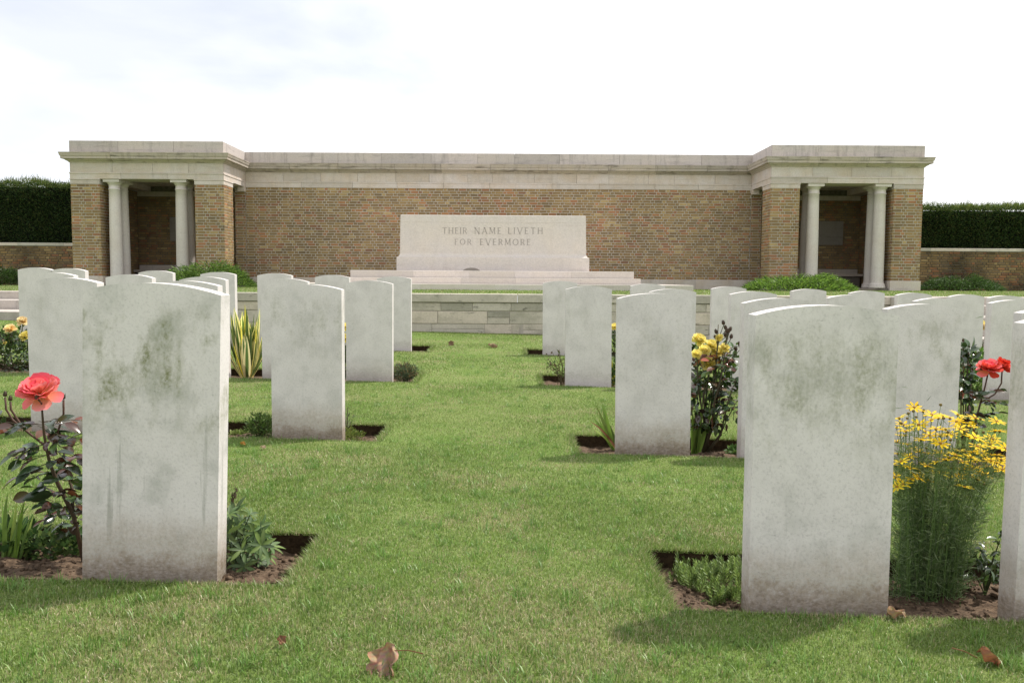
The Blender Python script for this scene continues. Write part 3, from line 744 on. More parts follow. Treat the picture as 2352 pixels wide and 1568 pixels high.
# letters: strokes in a unit cell (x width, y 0..1)
TH, TN = 0.115, 0.06
def ser(x, y, w=0.2): return ('s', x - w / 2, y, x + w / 2, y)
GL = {
 'I': (0.22, [(.11, 0, .11, 1, TH)]), 'T': (0.8, [(.4, 0, .4, 1, TH), (0.02, .96, .78, .96, TN)]),
 'H': (0.85, [(.12, 0, .12, 1, TH), (.73, 0, .73, 1, TH), (.12, .52, .73, .52, TN)]),
 'E': (0.62, [(.12, 0, .12, 1, TH), (.1, .96, .56, .96, TN), (.1, .52, .48, .52, TN), (.1, .04, .6, .04, TN)]),
 'F': (0.6, [(.12, 0, .12, 1, TH), (.1, .96, .58, .96, TN), (.1, .5, .48, .5, TN)]),
 'L': (0.6, [(.12, 0, .12, 1, TH), (.1, .04, .58, .04, TN)]),
 'R': (0.72, [(.12, 0, .12, 1, TH), (.12, .96, .4, .96, TN), (.12, .48, .4, .48, TN), (.4, .96, .55, .88, TN), (.55, .88, .58, .72, TH), (.58, .72, .55, .56, TH), (.55, .56, .4, .48, TN), (.36, .48, .7, .0, TH)]),
 'N': (0.9, [(.12, 0, .12, 1, TN), (.78, 0, .78, 1, TN), (.1, 1, .78, 0, TH)]),
 'A': (0.85, [(.06, 0, .42, 1, TN), (.42, 1, .8, 0, TH), (.2, .36, .66, .36, TN)]),
 'M': (1.0, [(.1, 0, .16, 1, TN), (.9, 0, .84, 1, TH), (.16, 1, .5, .1, TH), (.5, .1, .84, 1, TN)]),
 'V': (0.85, [(.04, 1, .42, 0, TH), (.42, 0, .8, 1, TN)]),
 'O': (0.95, [(.475 + .42 * math.cos(a), .5 + .49 * math.sin(a), .475 + .42 * math.cos(a + math.pi / 8), .5 + .49 * math.sin(a + math.pi / 8), TN + (TH - TN) * abs(math.cos(a + math.pi / 16))) for a in [k * math.pi / 8 for k in range(16)]])}
def letter(ch, x, z, h, yf, d=0.0035):
    w, st = GL[ch]; mb_ = MB()
    for (xa, za, xb, zb, t) in st:
        a = Vector((xa, za)); b = Vector((xb, zb)); dd = (b - a).normalized(); n = Vector((-dd.y, dd.x)) * t / 2
        if ch != 'O': pass
        else: a -= dd * 0.02; b += dd * 0.02
        sh = rnd.uniform(0, 0.0004)
        pts = [a - n, b - n, b + n, a + n]
        vs = [(x + p.x * h, yf - d - sh, z + p.y * h) for p in pts] + [(x + p.x * h, yf + 0.03, z + p.y * h) for p in pts]
        mb_.add(vs, [(0, 1, 2, 3), (0, 4, 5, 1), (1, 5, 6, 2), (2, 6, 7, 3), (3, 7, 4, 0)])
        if ch != 'O' and abs(dd.x) < 0.75 and ch != 'R' or (ch == 'R' and xa == .12 and xb == .12):
            for p in (a, b):
                if 0.02 < p.y < 0.98: continue
                y_ = min(max(p.y, 0.02), 0.98); mb_.box((x + (p.x - .13) * h, yf - d - 0.0008, z + (y_ - .022) * h), (x + (p.x + .13) * h, yf + 0.03, z + (y_ + .022) * h))
    mb_.build('letter', LETTER, ms)
YF = 0.55 - 0.475
for (word, cx0, cx1, cy0, cy1) in (('THEIR', 635, 895, 235, 297), ('NAME', 972, 1255, 235, 298), ('LIVETH', 1325, 1692, 236, 299), ('FOR', 765, 940, 355, 412), ('EVERMORE', 1030, 1562, 355, 416)):
    pa = W(877 + cx0 * .2186, 471.7 + cy1 * .2186, SY + 0.08); pb = W(877 + cx1 * .2186, 471.7 + cy0 * .2186, SY + 0.08)
    h = pb.z - pa.z; tot = pb.x - pa.x; ws = [GL[c][0] * h for c in word]; gap = (tot - sum(ws)) / (len(word) - 1); x = pa.x + 0.425
    for c, w in zip(word, ws): letter(c, x, pa.z - TZ, h, YF); x += w + gap
pm = MB(); pc = W(1083, 622, SY) - ms.location; arc = [(-.19 + .38 * k / 12, .012 + .062 * (1 - (k / 6 - 1) ** 2) ** .8) for k in range(13)]
pf = [(pc.x + a, -0.003, H0 + b) for a, b in arc] + [(pc.x + .19, -0.003, H0 + .001), (pc.x - .19, -0.003, H0 + .001)]
pm.add(pf + [(a, 0.02, c) for a, b, c in pf], [tuple(range(14, -1, -1))] + [(k, (k + 1) % 15, 15 + (k + 1) % 15, 15 + k) for k in range(15)]).build('dark_patch', m_stone('patch_stone', (0.27, 0.24, 0.22), (0.16, 0.14, 0.12), (0.33, 0.3, 0.27), .4, .4), ms, label='dark half-round patch at the foot of the block')  # thin darker half-round piece, slightly proud of the block face
# ------------------------------------------------------------------ headstones
HW, HH, HT_ = 0.381, 0.83, 0.076
def headstone_mesh(seed=0):
    import bmesh
    q = random.Random(seed); n = 14; rise = 0.027
    pts = [(-HW / 2, -0.14), (HW / 2, -0.14)] + [(HW / 2 - HW * k / n, HH - rise + rise * (1 - (2 * k / n - 1) ** 2)) for k in range(n + 1)]
    bm = bmesh.new()
    f = [bm.verts.new((x, 0, z)) for x, z in pts]; bk = [bm.verts.new((x, HT_, z)) for x, z in pts]
    bm.faces.new(f); bm.faces.new(bk[::-1]); N = len(pts)
    for i in range(N): bm.faces.new((f[i], bk[i], bk[(i + 1) % N], f[(i + 1) % N]))
    ed = [e for e in bm.edges if e.calc_face_angle(0) > 0.6]
    bmesh.ops.bevel(bm, geom=ed, offset=0.0042, segments=2, affect='EDGES', profile=0.6)
    bmesh.ops.recalc_face_normals(bm, faces=bm.faces)
    me = bpy.data.meshes.new('headstone'); bm.to_mesh(me); bm.free(); me.materials.append(HEAD); return me
HM = headstone_mesh()
ORD = ['', 'first', 'second', 'third', 'fourth', 'fifth', 'sixth', 'seventh', 'eighth']
ROWN = {1: 'front', 2: 'second', 3: 'third', 4: 'rear'}
STONES = []
def stone(row, side, idx, edge, D, lab=None, moss=0.15, tilt=0.0, ymid=None, rz=0.0, lean=0.0):
    X = W(edge, ymid or 784, D).x + (-HW / 2 if side == 'left' else HW / 2)
    o = put('headstone', HM); o.location = (X, D, float(G(X, D + 0.03))); o.rotation_euler = (lean, tilt, rz)
    lab = lab or f'plain round-topped white headstone in the {ROWN[row]} row, {ORD[idx]} to the {side} of the grass aisle'
    tag(o, lab, 'headstone', 'white headstones in rows on the lawn'); o['moss'] = moss; o['dirt'] = 0.75 if row == 1 else rnd.uniform(0.15, 0.5) if row > 2 else rnd.choice((0.35, 0.6, 0.8)); STONES.append(o); return o
stone(1, 'left', 1, 491.5, 2.30, 'large white headstone streaked with green moss beside the tall coral rose', 0.95, R(1.9), 1000, R(0.5))
stone(1, 'right', 1, 1729, 2.215, 'large white headstone with faint green moss beside the tall yellow daisies', 0.55, R(-0.1), 1050, R(-0.4))
stone(1, 'right', 2, 2350, 2.215, 'white headstone cut off by the right edge of the picture beyond the yellow daisies', 0.45, R(0.3), 1000, R(0.5))
for i, (e, lb, ms_) in enumerate([(784.5, 'white headstone with soil-stained foot beside the dark shrub, second row left of the aisle', .4), (503, None, .35), (227.5, None, .2)]):
    stone(2, 'left', i + 1, e, 4.45, lb, ms_, R(rnd.uniform(-.4, .4)))
for i, (e, lb, ms_) in enumerate([(1420, 'white headstone between the green iris blades and the dark glossy rose', .22), (1708, 'white headstone standing half behind the large headstone by the yellow daisies', .25), (2037, 'grey-speckled white headstone standing just behind the yellow daisies', .5), (2344, None, .2)]):
    stone(2, 'right', i + 1, e, 4.26, lb, ms_, R(rnd.uniform(-.4, .4)))
for i, (e, lb) in enumerate([(900.5, 'clean white headstone with a grey-green bush at its right foot'), (707, None), (522, 'white headstone just left of the yellow striped yucca'), (351, None), (175.6, None)]):
    stone(3, 'left', i + 1, e, 6.84, lb, 0.12, R(rnd.uniform(-.5, .5)))
for i, (e, lb) in enumerate([(1300, 'clean white headstone with a dry twiggy plant at its left foot'), (1491, None), (1677, None), (1900, None), (2101, None), (2273, None)]):
    stone(3, 'right', i + 1, e, 6.87, lb, 0.15, R(rnd.uniform(-.5, .5)))
for i, e in enumerate([944, 802, 672, 542, 400, 200, 124.5]): stone(4, 'left', i + 1, e, 9.25, None, 0.1, R(rnd.uniform(-.5, .5)))
for i, e in enumerate([1247, 1447, 1633, 1816.5, 1950, 2057.5, 2178, 2268.5]): stone(4, 'right', i + 1, e, 9.25, None, 0.2, R(rnd.uniform(-.5, .5)))

# ------------------------------------------------------------------ grass
def in_bed(x, y, mg=0.0):
    r = np.zeros(len(x), bool)
    for b in BEDS: r |= (x > b[0] + mg) & (x < b[1] - mg) & (y > b[2] + mg) & (y < b[3] - mg)
    return r
GREEN = np.array([(0.184, 0.278, 0.052), (0.232, 0.315, 0.073), (0.136, 0.23, 0.045), (0.285, 0.352, 0.135)])
STRAW = np.array([(0.46, 0.40, 0.22), (0.36, 0.34, 0.16), (0.55, 0.49, 0.31)])
def blades(n, y0, y1, h, w, zfun, seg2, xlim=None, bedcheck=True, fa=0.0, fb=0.0):
    y = y0 + (y1 - y0) * NP.random(n * 3) ** 0.9
    x = (NP.random(n * 3) * 2 - 1) * ((0.72 * y + 0.7) if xlim is None else xlim)
    k = np.ones(len(x), bool)
    # density falls off in width so that it stays even per area
    k &= NP.random(len(x)) < (0.72 * y + 0.7) / (0.72 * y1 + 0.7) if xlim is None else k
    if bedcheck: k &= ~in_bed(x, y, -0.0)
    if fa: k &= NP.random(len(x)) < sstep(y0, y0 + fa, y)
    if fb: k &= NP.random(len(x)) < 1 - sstep(y1 - fb, y1, y)
    x, y = x[k][:n], y[k][:n]; n = len(x)
    patch = vnoise(x, y, 0.33, 1) * 0.6 + vnoise(x, y, 0.09, 2) * 0.4
    lush = vnoise(x, y, 0.5, 9)
    z = zfun(x, y)
    hh = h * (0.45 + 0.75 * NP.random(n)) * (0.75 + 0.5 * lush) ; ww = w * (0.7 + 0.6 * NP.random(n))
    th = NP.random(n) * 2 * np.pi; le = np.abs(NP.normal(0.55, 0.4, n))
    dx, dy = np.cos(th), np.sin(th); ph = NP.random(n) * np.pi
    sx, sy = np.cos(ph), np.sin(ph)
    straw = NP.random(n) < np.clip((patch - 0.44) * 1.9, 0.08, 0.55)
    c = GREEN[NP.integers(0, 4, n)] * (0.75 + 0.5 * NP.random((n, 1))) * (1.15 - 0.3 * lush[:, None])
    c = np.where(straw[:, None], STRAW[NP.integers(0, 3, n)] * (0.7 + 0.5 * NP.random((n, 1))), c)
    B = np.stack([x, y, z - 0.002], 1); S = np.stack([sx, sy, np.zeros(n)], 1) * ww[:, None] / 2
    U = np.stack([dx * np.sin(le), dy * np.sin(le), np.cos(le)], 1) * hh[:, None]
    if seg2:
        U1 = np.stack([dx * np.sin(le * 0.45), dy * np.sin(le * 0.45), np.cos(le * 0.45)], 1) * hh[:, None] * 0.55
        le2 = le * 1.5 + 0.15
        T_ = B + U1 + np.stack([dx * np.sin(le2), dy * np.sin(le2), np.cos(le2)], 1) * hh[:, None] * 0.5
        V = np.stack([B - S, B + S, B + U1 - S * 0.8, B + U1 + S * 0.8, T_], 1).reshape(-1, 3)
        i = np.arange(n)[:, None] * 5
        T = np.concatenate([i + [0, 1, 3], i + [0, 3, 2], i + [2, 3, 4]]); return V, T, np.repeat(c, 5, 0)
    V = np.stack([B - S, B + S, B + U], 1).reshape(-1, 3); i = np.arange(n)[:, None] * 3
    return V, i + [0, 1, 2], np.repeat(c, 3, 0)
def merge(parts):
    V = []; T = []; C = []; k = 0
    for v, t, c in parts: V.append(v); T.append(t + k); C.append(c); k += len(v)
    return np.concatenate(V), np.concatenate(T), np.concatenate(C)
def edge_blades(n, b, h):
    """longer blades hanging over the cut edge of a bed"""
    x0, x1, y0, y1 = b; per = np.array([x1 - x0, y1 - y0, x1 - x0, y1 - y0]); s = NP.choice(4, n, p=per / per.sum()); t = NP.random(n)
    x = np.where(s == 0, x0 + t * (x1 - x0), np.where(s == 1, x1, np.where(s == 2, x0 + t * (x1 - x0), x0)))
    y = np.where(s == 0, y0, np.where(s == 1, y0 + t * (y1 - y0), np.where(s == 2, y1, y0 + t * (y1 - y0))))
    inx = np.where(s == 1, -1.0, np.where(s == 3, 1.0, 0)); iny = np.where(s == 0, 1.0, np.where(s == 2, -1.0, 0))
    o_ = NP.random(n) * 0.03 - 0.006; x = x - inx * o_; y = y - iny * o_
    k = np.abs(x) < 0.66 * y + 0.5; x, y, inx, iny, s = x[k], y[k], inx[k], iny[k], s[k]; n = len(x)
    z = G(x, y); hh = h * (0.5 + NP.random(n)) * np.where(s == 0, 0.5, 1.0); ww = 0.0026 * (0.7 + 0.6 * NP.random(n)) * max(1, b[2] / 3.2)
    ang = NP.random(n) * np.pi; S = np.stack([np.cos(ang), np.sin(ang), 0 * ang], 1) * ww[:, None] / 2
    f = NP.uniform(0.0, 0.9, n)
    D = np.stack([inx * f + NP.normal(0, .4, n), iny * f + NP.normal(0, .4, n), NP.uniform(0.3, 1.0, n)], 1); D /= np.linalg.norm(D, axis=1, keepdims=True)
    B = np.stack([x, y, z - 0.004], 1)
    c = GREEN[NP.integers(0, 4, n)] * (0.7 + 0.6 * NP.random((n, 1)))
    c = np.where(NP.random((n, 1)) < 0.15, STRAW[NP.integers(0, 3, n)], c)
    V = np.stack([B - S, B + S, B + D * hh[:, None]], 1).reshape(-1, 3); i = np.arange(n)[:, None] * 3
    return V, i + [0, 1, 2], np.repeat(c, 3, 0)
def tufts(n, y0, y1):
    cy = NP.uniform(y0, y1, n); cx = NP.uniform(-1, 1, n) * (0.64 * cy + 0.2); k = 26
    r = NP.normal(0, 0.016, (n, k)); x = (cx[:, None] + r).ravel(); y = (cy[:, None] + NP.normal(0, 0.016, (n, k))).ravel()
    ok = ~in_bed(x, y, -0.01); x, y = x[ok], y[ok]; m_ = len(x); h = NP.uniform(0.018, 0.045, m_); w = NP.uniform(0.0016, 0.0032, m_); a = NP.random(m_) * 6.283; le = NP.uniform(0.1, 0.9, m_)
    B = np.stack([x, y, G(x, y) - 0.002], 1); S = np.stack([-np.sin(a), np.cos(a), 0 * a], 1) * w[:, None] / 2
    U = np.stack([np.cos(a) * np.sin(le), np.sin(a) * np.sin(le), np.cos(le)], 1) * h[:, None]; U2 = U * 0.55 + np.stack([np.cos(a) * np.sin(le * 1.6), np.sin(a) * np.sin(le * 1.6), np.cos(le * 1.6)], 1) * h[:, None] * 0.5
    V = np.stack([B - S, B + S, B + U * .55 - S * .8, B + U * .55 + S * .8, B + U2], 1).reshape(-1, 3); i = np.arange(m_)[:, None] * 5
    c = np.array([(0.12, 0.25, 0.04), (0.15, 0.28, 0.05), (0.20, 0.30, 0.08)])[NP.integers(0, 3, m_)] * NP.uniform(.8, 1.2, (m_, 1))
    return V, np.concatenate([i + [0, 1, 3], i + [0, 3, 2], i + [2, 3, 4]]), np.repeat(c, 5, 0)
gparts = [blades(370000, 1.25, 3.9, 0.016, 0.0020, G, True, fb=1.7), blades(110000, 2.0, 5.2, 0.016, 0.0027, G, True, fa=1.2, fb=2.0), blades(420000, 2.8, 7.6, 0.015, 0.0036, G, False, fa=1.3, fb=2.2),
          blades(370000, 5.2, 11.98, 0.016, 0.007, G, False, fa=2.0), tufts(900, 1.3, 4.5), tufts(500, 4.5, 9.0)]
for b in BEDS: gparts.append(edge_blades(int(4200 * (b[1] - b[0] + 1) / (1 + 0.06 * b[2])), b, 0.030 if b[2] < 6 else 0.035))
V, T, C = merge(gparts)
tag(put('grass', tri_mesh('grass', V, T, C, BLADE)), 'short mown grass with straw-coloured blades covering the lawn', None, None, 'stuff')
tz = lambda x, y: np.full(len(x), TZ)
V, T, C = merge([blades(60000, WALL_Y + 0.30, 16.5, 0.03, 0.012, tz, False, 11.0, False), blades(30000, 16.5, 20.2, 0.03, 0.02, tz, False, 13.0, False)])
tag(put('terrace_grass', tri_mesh('terrace_grass', V, T, C, BLADE)), 'strip of bright grass on the terrace above the retaining wall', None, None, 'stuff')

# ------------------------------------------------------------------ plants
def leafmesh(name, Ln=1.0, Wd=0.5, fold=0.25, curl=0.25, n=5, col=(0.05, 0.08, 0.03), mid=None, mat_=None, pw=0.9, serr=0.0):
    """leaf along +y, upper side +z, unit length"""
    mb_ = MB(); vs = []; cs = []
    for k in range(n + 1):
        t = k / n; w = Wd / 2 * (math.sin(math.pi * t ** pw)) ** 0.8 if 0 < t < 1 else 0.004
        z = -curl * t * t; y = t
        vs += [(-w, y, z + fold * w), (0, y, z), (w, y, z + fold * w)]; mc = mid or col
        cs += [col, mc, col]
    fs = []
    for k in range(n):
        a = 3 * k; fs += [(a, a + 1, a + 4, a + 3), (a + 1, a + 2, a + 5, a + 4)]
    vs = [(x * Ln, y * Ln, z * Ln) for x, y, z in vs]
    mb_.add(vs, fs, 0, cs); return mb_.mesh(name, mat_ or LEAF, True)
def frame(loc, d, n, s):
    y = Vector(d).normalized(); z = Vector(n); z = (z - y * z.dot(y))
    if z.length < 1e-3: z = Vector((0.3, 0.2, 1)) - y * y.z
    z.normalize(); x = y.cross(z)
    m_ = Matrix((x, y, z)).transposed().to_4x4() @ Matrix.Scale(s, 4); m_.translation = loc; return m_
def rv(s=1.0): return Vector((rnd.gauss(0, s), rnd.gauss(0, s), rnd.gauss(0, s)))

ROSE_LEAVES = [leafmesh('leaf', 1, 0.58, 0.3, 0.18, 5, c, None, GLOSS) for c in ((0.032, 0.062, 0.024), (0.045, 0.08, 0.03), (0.055, 0.036, 0.026), (0.10, 0.035, 0.02), (0.036, 0.07, 0.034))]
NEW_LEAVES = [leafmesh('leaf', 1, 0.5, 0.35, 0.2, 4, c, None, GLOSS) for c in ((0.28, 0.06, 0.035), (0.22, 0.08, 0.03), (0.13, 0.04, 0.03))]
YR_LEAVES = [leafmesh('leaf', 1, 0.6, 0.25, 0.15, 4, c, None, GLOSS) for c in ((0.055, 0.11, 0.028), (0.085, 0.15, 0.035), (0.04, 0.08, 0.025))]

def compound(root, stems, pos, d, size, meshes, n=5, up=None):
    """a rose leaf: stalk with leaflets in pairs and one at the end"""
    d = Vector(d).normalized(); up = up or (Vector((0, 0, 1)) + rv(0.25)); side = d.cross(up).normalized()
    L_ = size * 1.5; tip = pos + d * L_ - Vector((0, 0, 0.12 * L_))
    stems.tube([pos, pos + d * L_ * 0.5, tip], size * 0.022, 4, 0, (0.06, 0.05, 0.025))
    spots = [(1.0, 0)] + [(0.62, 1), (0.62, -1)] + ([(0.3, 1), (0.3, -1)] if n >= 5 else [])
    for t, s in spots:
        p = pos.lerp(tip, t); dd = (d + side * s * 1.1 + rv(0.18)) if s else (d + rv(0.15) - Vector((0, 0, 0.2)))
        put('leaf', rnd.choice(meshes), root, frame(p, dd, up + rv(0.4), size * rnd.uniform(0.75, 1.1)))

def petalmesh(name, inner, outer, cup=0.35, Wd=0.95):
    mb_ = MB(); n, k = 5, 4; vs = []; cs = []
    for i in range(n + 1):
        t = i / n; w = Wd / 2 * (0.28 + 0.72 * math.sin(min(1, t * 1.25) * math.pi / 2)) * (1 if t < 0.8 else 1 - (t - 0.8) * 1.3)
        for j in range(k + 1):
            u = j / k * 2 - 1
            z = cup * (t * t * 0.9 - 0.2 * t) + 0.32 * w * u * u * (1 - 0.7 * t) - 0.30 * max(0, t - 0.6) ** 1.3 * 1.2 + 0.05 * math.sin(u * 5 + 1) * t
            vs.append((u * w, t + 0.06 * math.cos(u * 1.5) * t, z)); cs.append(tuple(inner[q_] * (1 - t) ** 1.2 + outer[q_] * (1 - (1 - t) ** 1.2) for q_ in range(3)))
    fs = []
    for i in range(n):
        for j in range(k): a = i * (k + 1) + j; fs.append((a, a + 1, a + k + 2, a + k + 1))
    mb_.add(vs, fs, 0, cs); return mb_.mesh(name, PETAL, True)
CORAL = [petalmesh('petal', (0.9, 0.34, 0.10), (0.9, 0.19, 0.24)), petalmesh('petal', (0.9, 0.40, 0.14), (0.92, 0.30, 0.32)), petalmesh('petal', (0.88, 0.30, 0.08), (0.86, 0.11, 0.18))]
REDP = [petalmesh('petal', (0.7, 0.09, 0.03), (0.72, 0.05, 0.025)), petalmesh('petal', (0.75, 0.12, 0.05), (0.78, 0.085, 0.06))]
YELP = [petalmesh('petal', (0.90, 0.76, 0.12), (0.90, 0.80, 0.25)), petalmesh('petal', (0.90, 0.72, 0.08), (0.90, 0.80, 0.34))]
PEACH = [petalmesh('petal', (0.88, 0.52, 0.10), (0.92, 0.74, 0.42)), petalmesh('petal', (0.88, 0.58, 0.12), (0.92, 0.80, 0.52))]
def bloom(root, c, r, meshes, axis=(0, -0.3, 1), full=1.0, as_one=False):
    ax = Vector(axis).normalized(); a = ax.cross(Vector((0.2, 1, 0.1))).normalized(); b = ax.cross(a)
    rings = [(5, -0.35, 0.95, 0.0), (7, 0.22, 1.0, 0.1), (7, 0.55, 0.95, 0.2), (6, 0.85, 0.85, 0.3), (5, 1.15, 0.7, 0.35), (4, 1.45, 0.55, 0.4)]
    mats_ = []
    for (n, el, s, h) in rings:
        o_ = rnd.random()
        for k in range(n):
            w = 2 * math.pi * (k + o_) / n + rnd.gauss(0, 0.12); e = el + rnd.gauss(0, 0.12)
            out_ = a * math.cos(w) + b * math.sin(w); d = out_ * math.cos(e) + ax * math.sin(e); nn = ax * math.cos(e) - out_ * math.sin(e)
            mats_.append((rnd.choice(meshes), frame(c + out_ * r * 0.06 + ax * (h * r * 0.3), d, nn, r * s * rnd.uniform(0.9, 1.08))))
    if not as_one:
        for me, m4 in mats_: put('petal', me, root, m4)
        return None
    mb_ = MB()
    for me, m4 in mats_:
        ca = me.color_attributes['Col'].data
        mb_.add([m4 @ v.co for v in me.vertices], [tuple(p.vertices) for p in me.polygons], 0, [tuple(ca[i].color[:3]) for i in range(len(me.vertices))])
    return mb_.build('bloom', PETAL, root, True)
def budmesh():
    mb_ = MB(); prof = [(0.02, 0), (0.26, 0.1), (0.36, 0.3), (0.33, 0.5), (0.22, 0.75), (0.09, 0.95), (0.02, 1.05)]
    mb_.lathe(prof, (0, 0, 0), 8, 0, (0.06, 0.03, 0.02))
    for k in range(5):
        w = 2 * math.pi * k / 5; c, s = math.cos(w), math.sin(w); p = Vector((c, s, 0))
        mb_.add([p * 0.3 + Vector((-s, c, 0)) * 0.12 + Vector((0, 0, 0.2)), p * 0.3 - Vector((-s, c, 0)) * 0.12 + Vector((0, 0, 0.2)), p * 0.36 + Vector((0, 0, 1.1))], [(0, 1, 2)], 0, (0.05, 0.06, 0.03))
    return mb_.mesh('bud', STEM, True)
BUD = budmesh()
def bud(root, p, s, d=(0, 0, 1)):
    m_ = Vector((0, 0, 1)).rotation_difference(Vector(d).normalized()).to_matrix().to_4x4() @ Matrix.Scale(s, 4); m_.translation = p; put('bud', BUD, root, m_)

def plant_root(name, px, py, D, label, cat, group=None, z=None):
    p = W(px, py, D); zz = None
    for b in BEDS:
        if b[0] <= p.x <= b[1] and b[2] <= p.y <= b[3]: zz = float(soil_z(p.x, p.y, b))
    if zz is None: zz = float(G(p.x, p.y))
    p.z = zz - 0.004 if z is None else z
    return empty(name, p, label, cat, group)

# coral rose, front left
rt = plant_root('rose_bush', 192, 1240, 2.52, 'tall dark-leaved rose with one large coral bloom and buds in the front bed', 'rose')
def Q(x, y, D): return W(x, y, D) - rt.location
st = MB(); SC1 = (0.075, 0.05, 0.028); SC2 = (0.09, 0.045, 0.03)
main = [Vector((0, 0, 0)), Q(170, 1185, 2.5), Q(148, 1140, 2.5), Q(132, 1108, 2.49), Q(115, 1065, 2.48), Q(105, 1020, 2.47), Q(100, 985, 2.46), Q(97, 945, 2.46), Q(95, 915, 2.46)]
st.tube(main, [0.007, 0.0068, 0.0065, 0.006, 0.005, 0.0042, 0.0036, 0.003, 0.003], 7, 0, SC1)
br1 = [Q(132, 1108, 2.49), Q(112, 1040, 2.5), Q(60, 1010, 2.5), Q(40, 985, 2.5), Q(25, 955, 2.5), Q(25, 930, 2.5)]
br1 = [Q(107, 1025, 2.47), Q(80, 1005, 2.49), Q(55, 985, 2.5), Q(38, 960, 2.5), Q(25, 940, 2.5), Q(24, 922, 2.5)]; st.tube(br1, 0.0032, 6, 0, SC2)
br2 = [Q(55, 985, 2.5), Q(30, 965, 2.51), Q(14, 940, 2.51), Q(12, 912, 2.51)]; st.tube(br2, 0.003, 6, 0, SC2)
br3 = [Q(108, 1035, 2.47), Q(130, 1000, 2.5), Q(140, 960, 2.51), Q(150, 935, 2.51), Q(145, 918, 2.51)]
br3 = [Q(110, 1045, 2.47), Q(128, 1010, 2.5), Q(138, 975, 2.51), Q(146, 950, 2.51), Q(146, 918, 2.51)]; st.tube(br3, 0.0032, 6, 0, SC2)
br4 = [Q(165, 1180, 2.5), Q(168, 1130, 2.54), Q(155, 1085, 2.56), Q(146, 1060, 2.56), Q(148, 1035, 2.56)]; st.tube(br4, [0.006, 0.005, 0.004, 0.003, 0.003], 6, 0, SC1)
br5 = [Q(97, 945, 2.455), Q(95, 925, 2.43), Q(86, 915, 2.42)]; st.tube(br5, 0.0025, 5, 0, SC2)
for p, s in ((Q(24, 921, 2.5), .018), (Q(12, 911, 2.51), .018), (Q(146, 917, 2.51), .018), (Q(84, 918, 2.41), .017), (Q(62, 885, 2.5), .014)): bud(rt, p, s)
bloom(rt, Q(92, 908, 2.46), 0.060, CORAL, (0.05, -0.55, 1))
for (x, y, D, dx, dy, dz, s, mm) in ((60, 985, 2.49, -.8, -.3, .1, .035, 0), (100, 975, 2.46, -.7, -.3, .1, .038, 0), (100, 968, 2.46, .8, -.2, .1, .036, 0), (104, 1005, 2.47, .7, -.4, -.1, .038, 0), (104, 1020, 2.47, -.9, -.3, -.2, .042, 0),
                                     (115, 1062, 2.48, -.9, -.2, -.3, .045, 0), (112, 1050, 2.48, .8, -.4, -.1, .04, 0), (130, 1102, 2.49, .8, -.3, .1, .042, 0), (138, 1120, 2.5, .6, -.6, .0, .042, 0), (145, 1135, 2.5, -.9, -.1, .15, .045, 0),
                                     (140, 968, 2.5, .9, -.2, .2, .034, 1), (132, 1000, 2.5, .9, -.1, .0, .034, 1), (150, 1060, 2.56, .8, 0, .3, .03, 1), (148, 1038, 2.56, -.4, 0, .5, .03, 1), (30, 965, 2.51, -.6, 0, .3, .034, 0), (14, 985, 2.5, -.9, .1, -.1, .038, 0), (45, 975, 2.5, -.3, -.4, .2, .032, 0),
                                     (150, 1140, 2.5, .8, -.2, .1, .04, 0), (160, 1165, 2.5, -.3, -.6, .2, .036, 0), (168, 1175, 2.5, .7, -.4, .2, .036, 0), (165, 1110, 2.54, .7, -.2, .2, .036, 0), (160, 1090, 2.54, -.8, -.1, .2, .036, 0)):
    compound(rt, st, Q(x, y, D), (dx, dy, dz), s * 1.4, ROSE_LEAVES if mm == 0 else ROSE_LEAVES[2:4] + NEW_LEAVES[1:], 5 if s > .034 else 3)
for k in range(30):
    t = rnd.random(); x = 105 + 70 * t + rnd.gauss(0, 26); y = 970 + 230 * t + rnd.gauss(0, 18)
    compound(rt, st, Q(x, y, rnd.uniform(2.44, 2.58)), (rnd.choice((-1, 1)) * rnd.uniform(.4, 1), rnd.uniform(-.7, .3), rnd.uniform(-.2, .3)), rnd.uniform(.038, .058), ROSE_LEAVES, 3)
for k in range(40):
    p = Q(rnd.uniform(125, 190), rnd.uniform(1170, 1235), rnd.uniform(2.5, 2.62)); put('leaf', rnd.choice(ROSE_LEAVES), rt, frame(p, rv() + Vector((0, -0.5, 0.2)), Vector((0, -0.2, 1)) + rv(.4), rnd.uniform(.03, .048)))
st.build('stem', STEM, rt, True)

# generic rose bushes -------------------------------------------------
def bush_leaves(root, n, box, size, meshes, D, lift=0.3):
    for k in range(n):
        x = rnd.uniform(box[0], box[1]); y = rnd.uniform(box[2], box[3]); d = rnd.uniform(D[0], D[1])
        p = W(x, y, d) - root.location
        put('leaf', rnd.choice(meshes), root, frame(p, rv(0.8) + Vector((0, -0.3, 0.1)), Vector((0.3, -0.1, 1)) + rv(0.5), size * rnd.uniform(0.7, 1.25)))

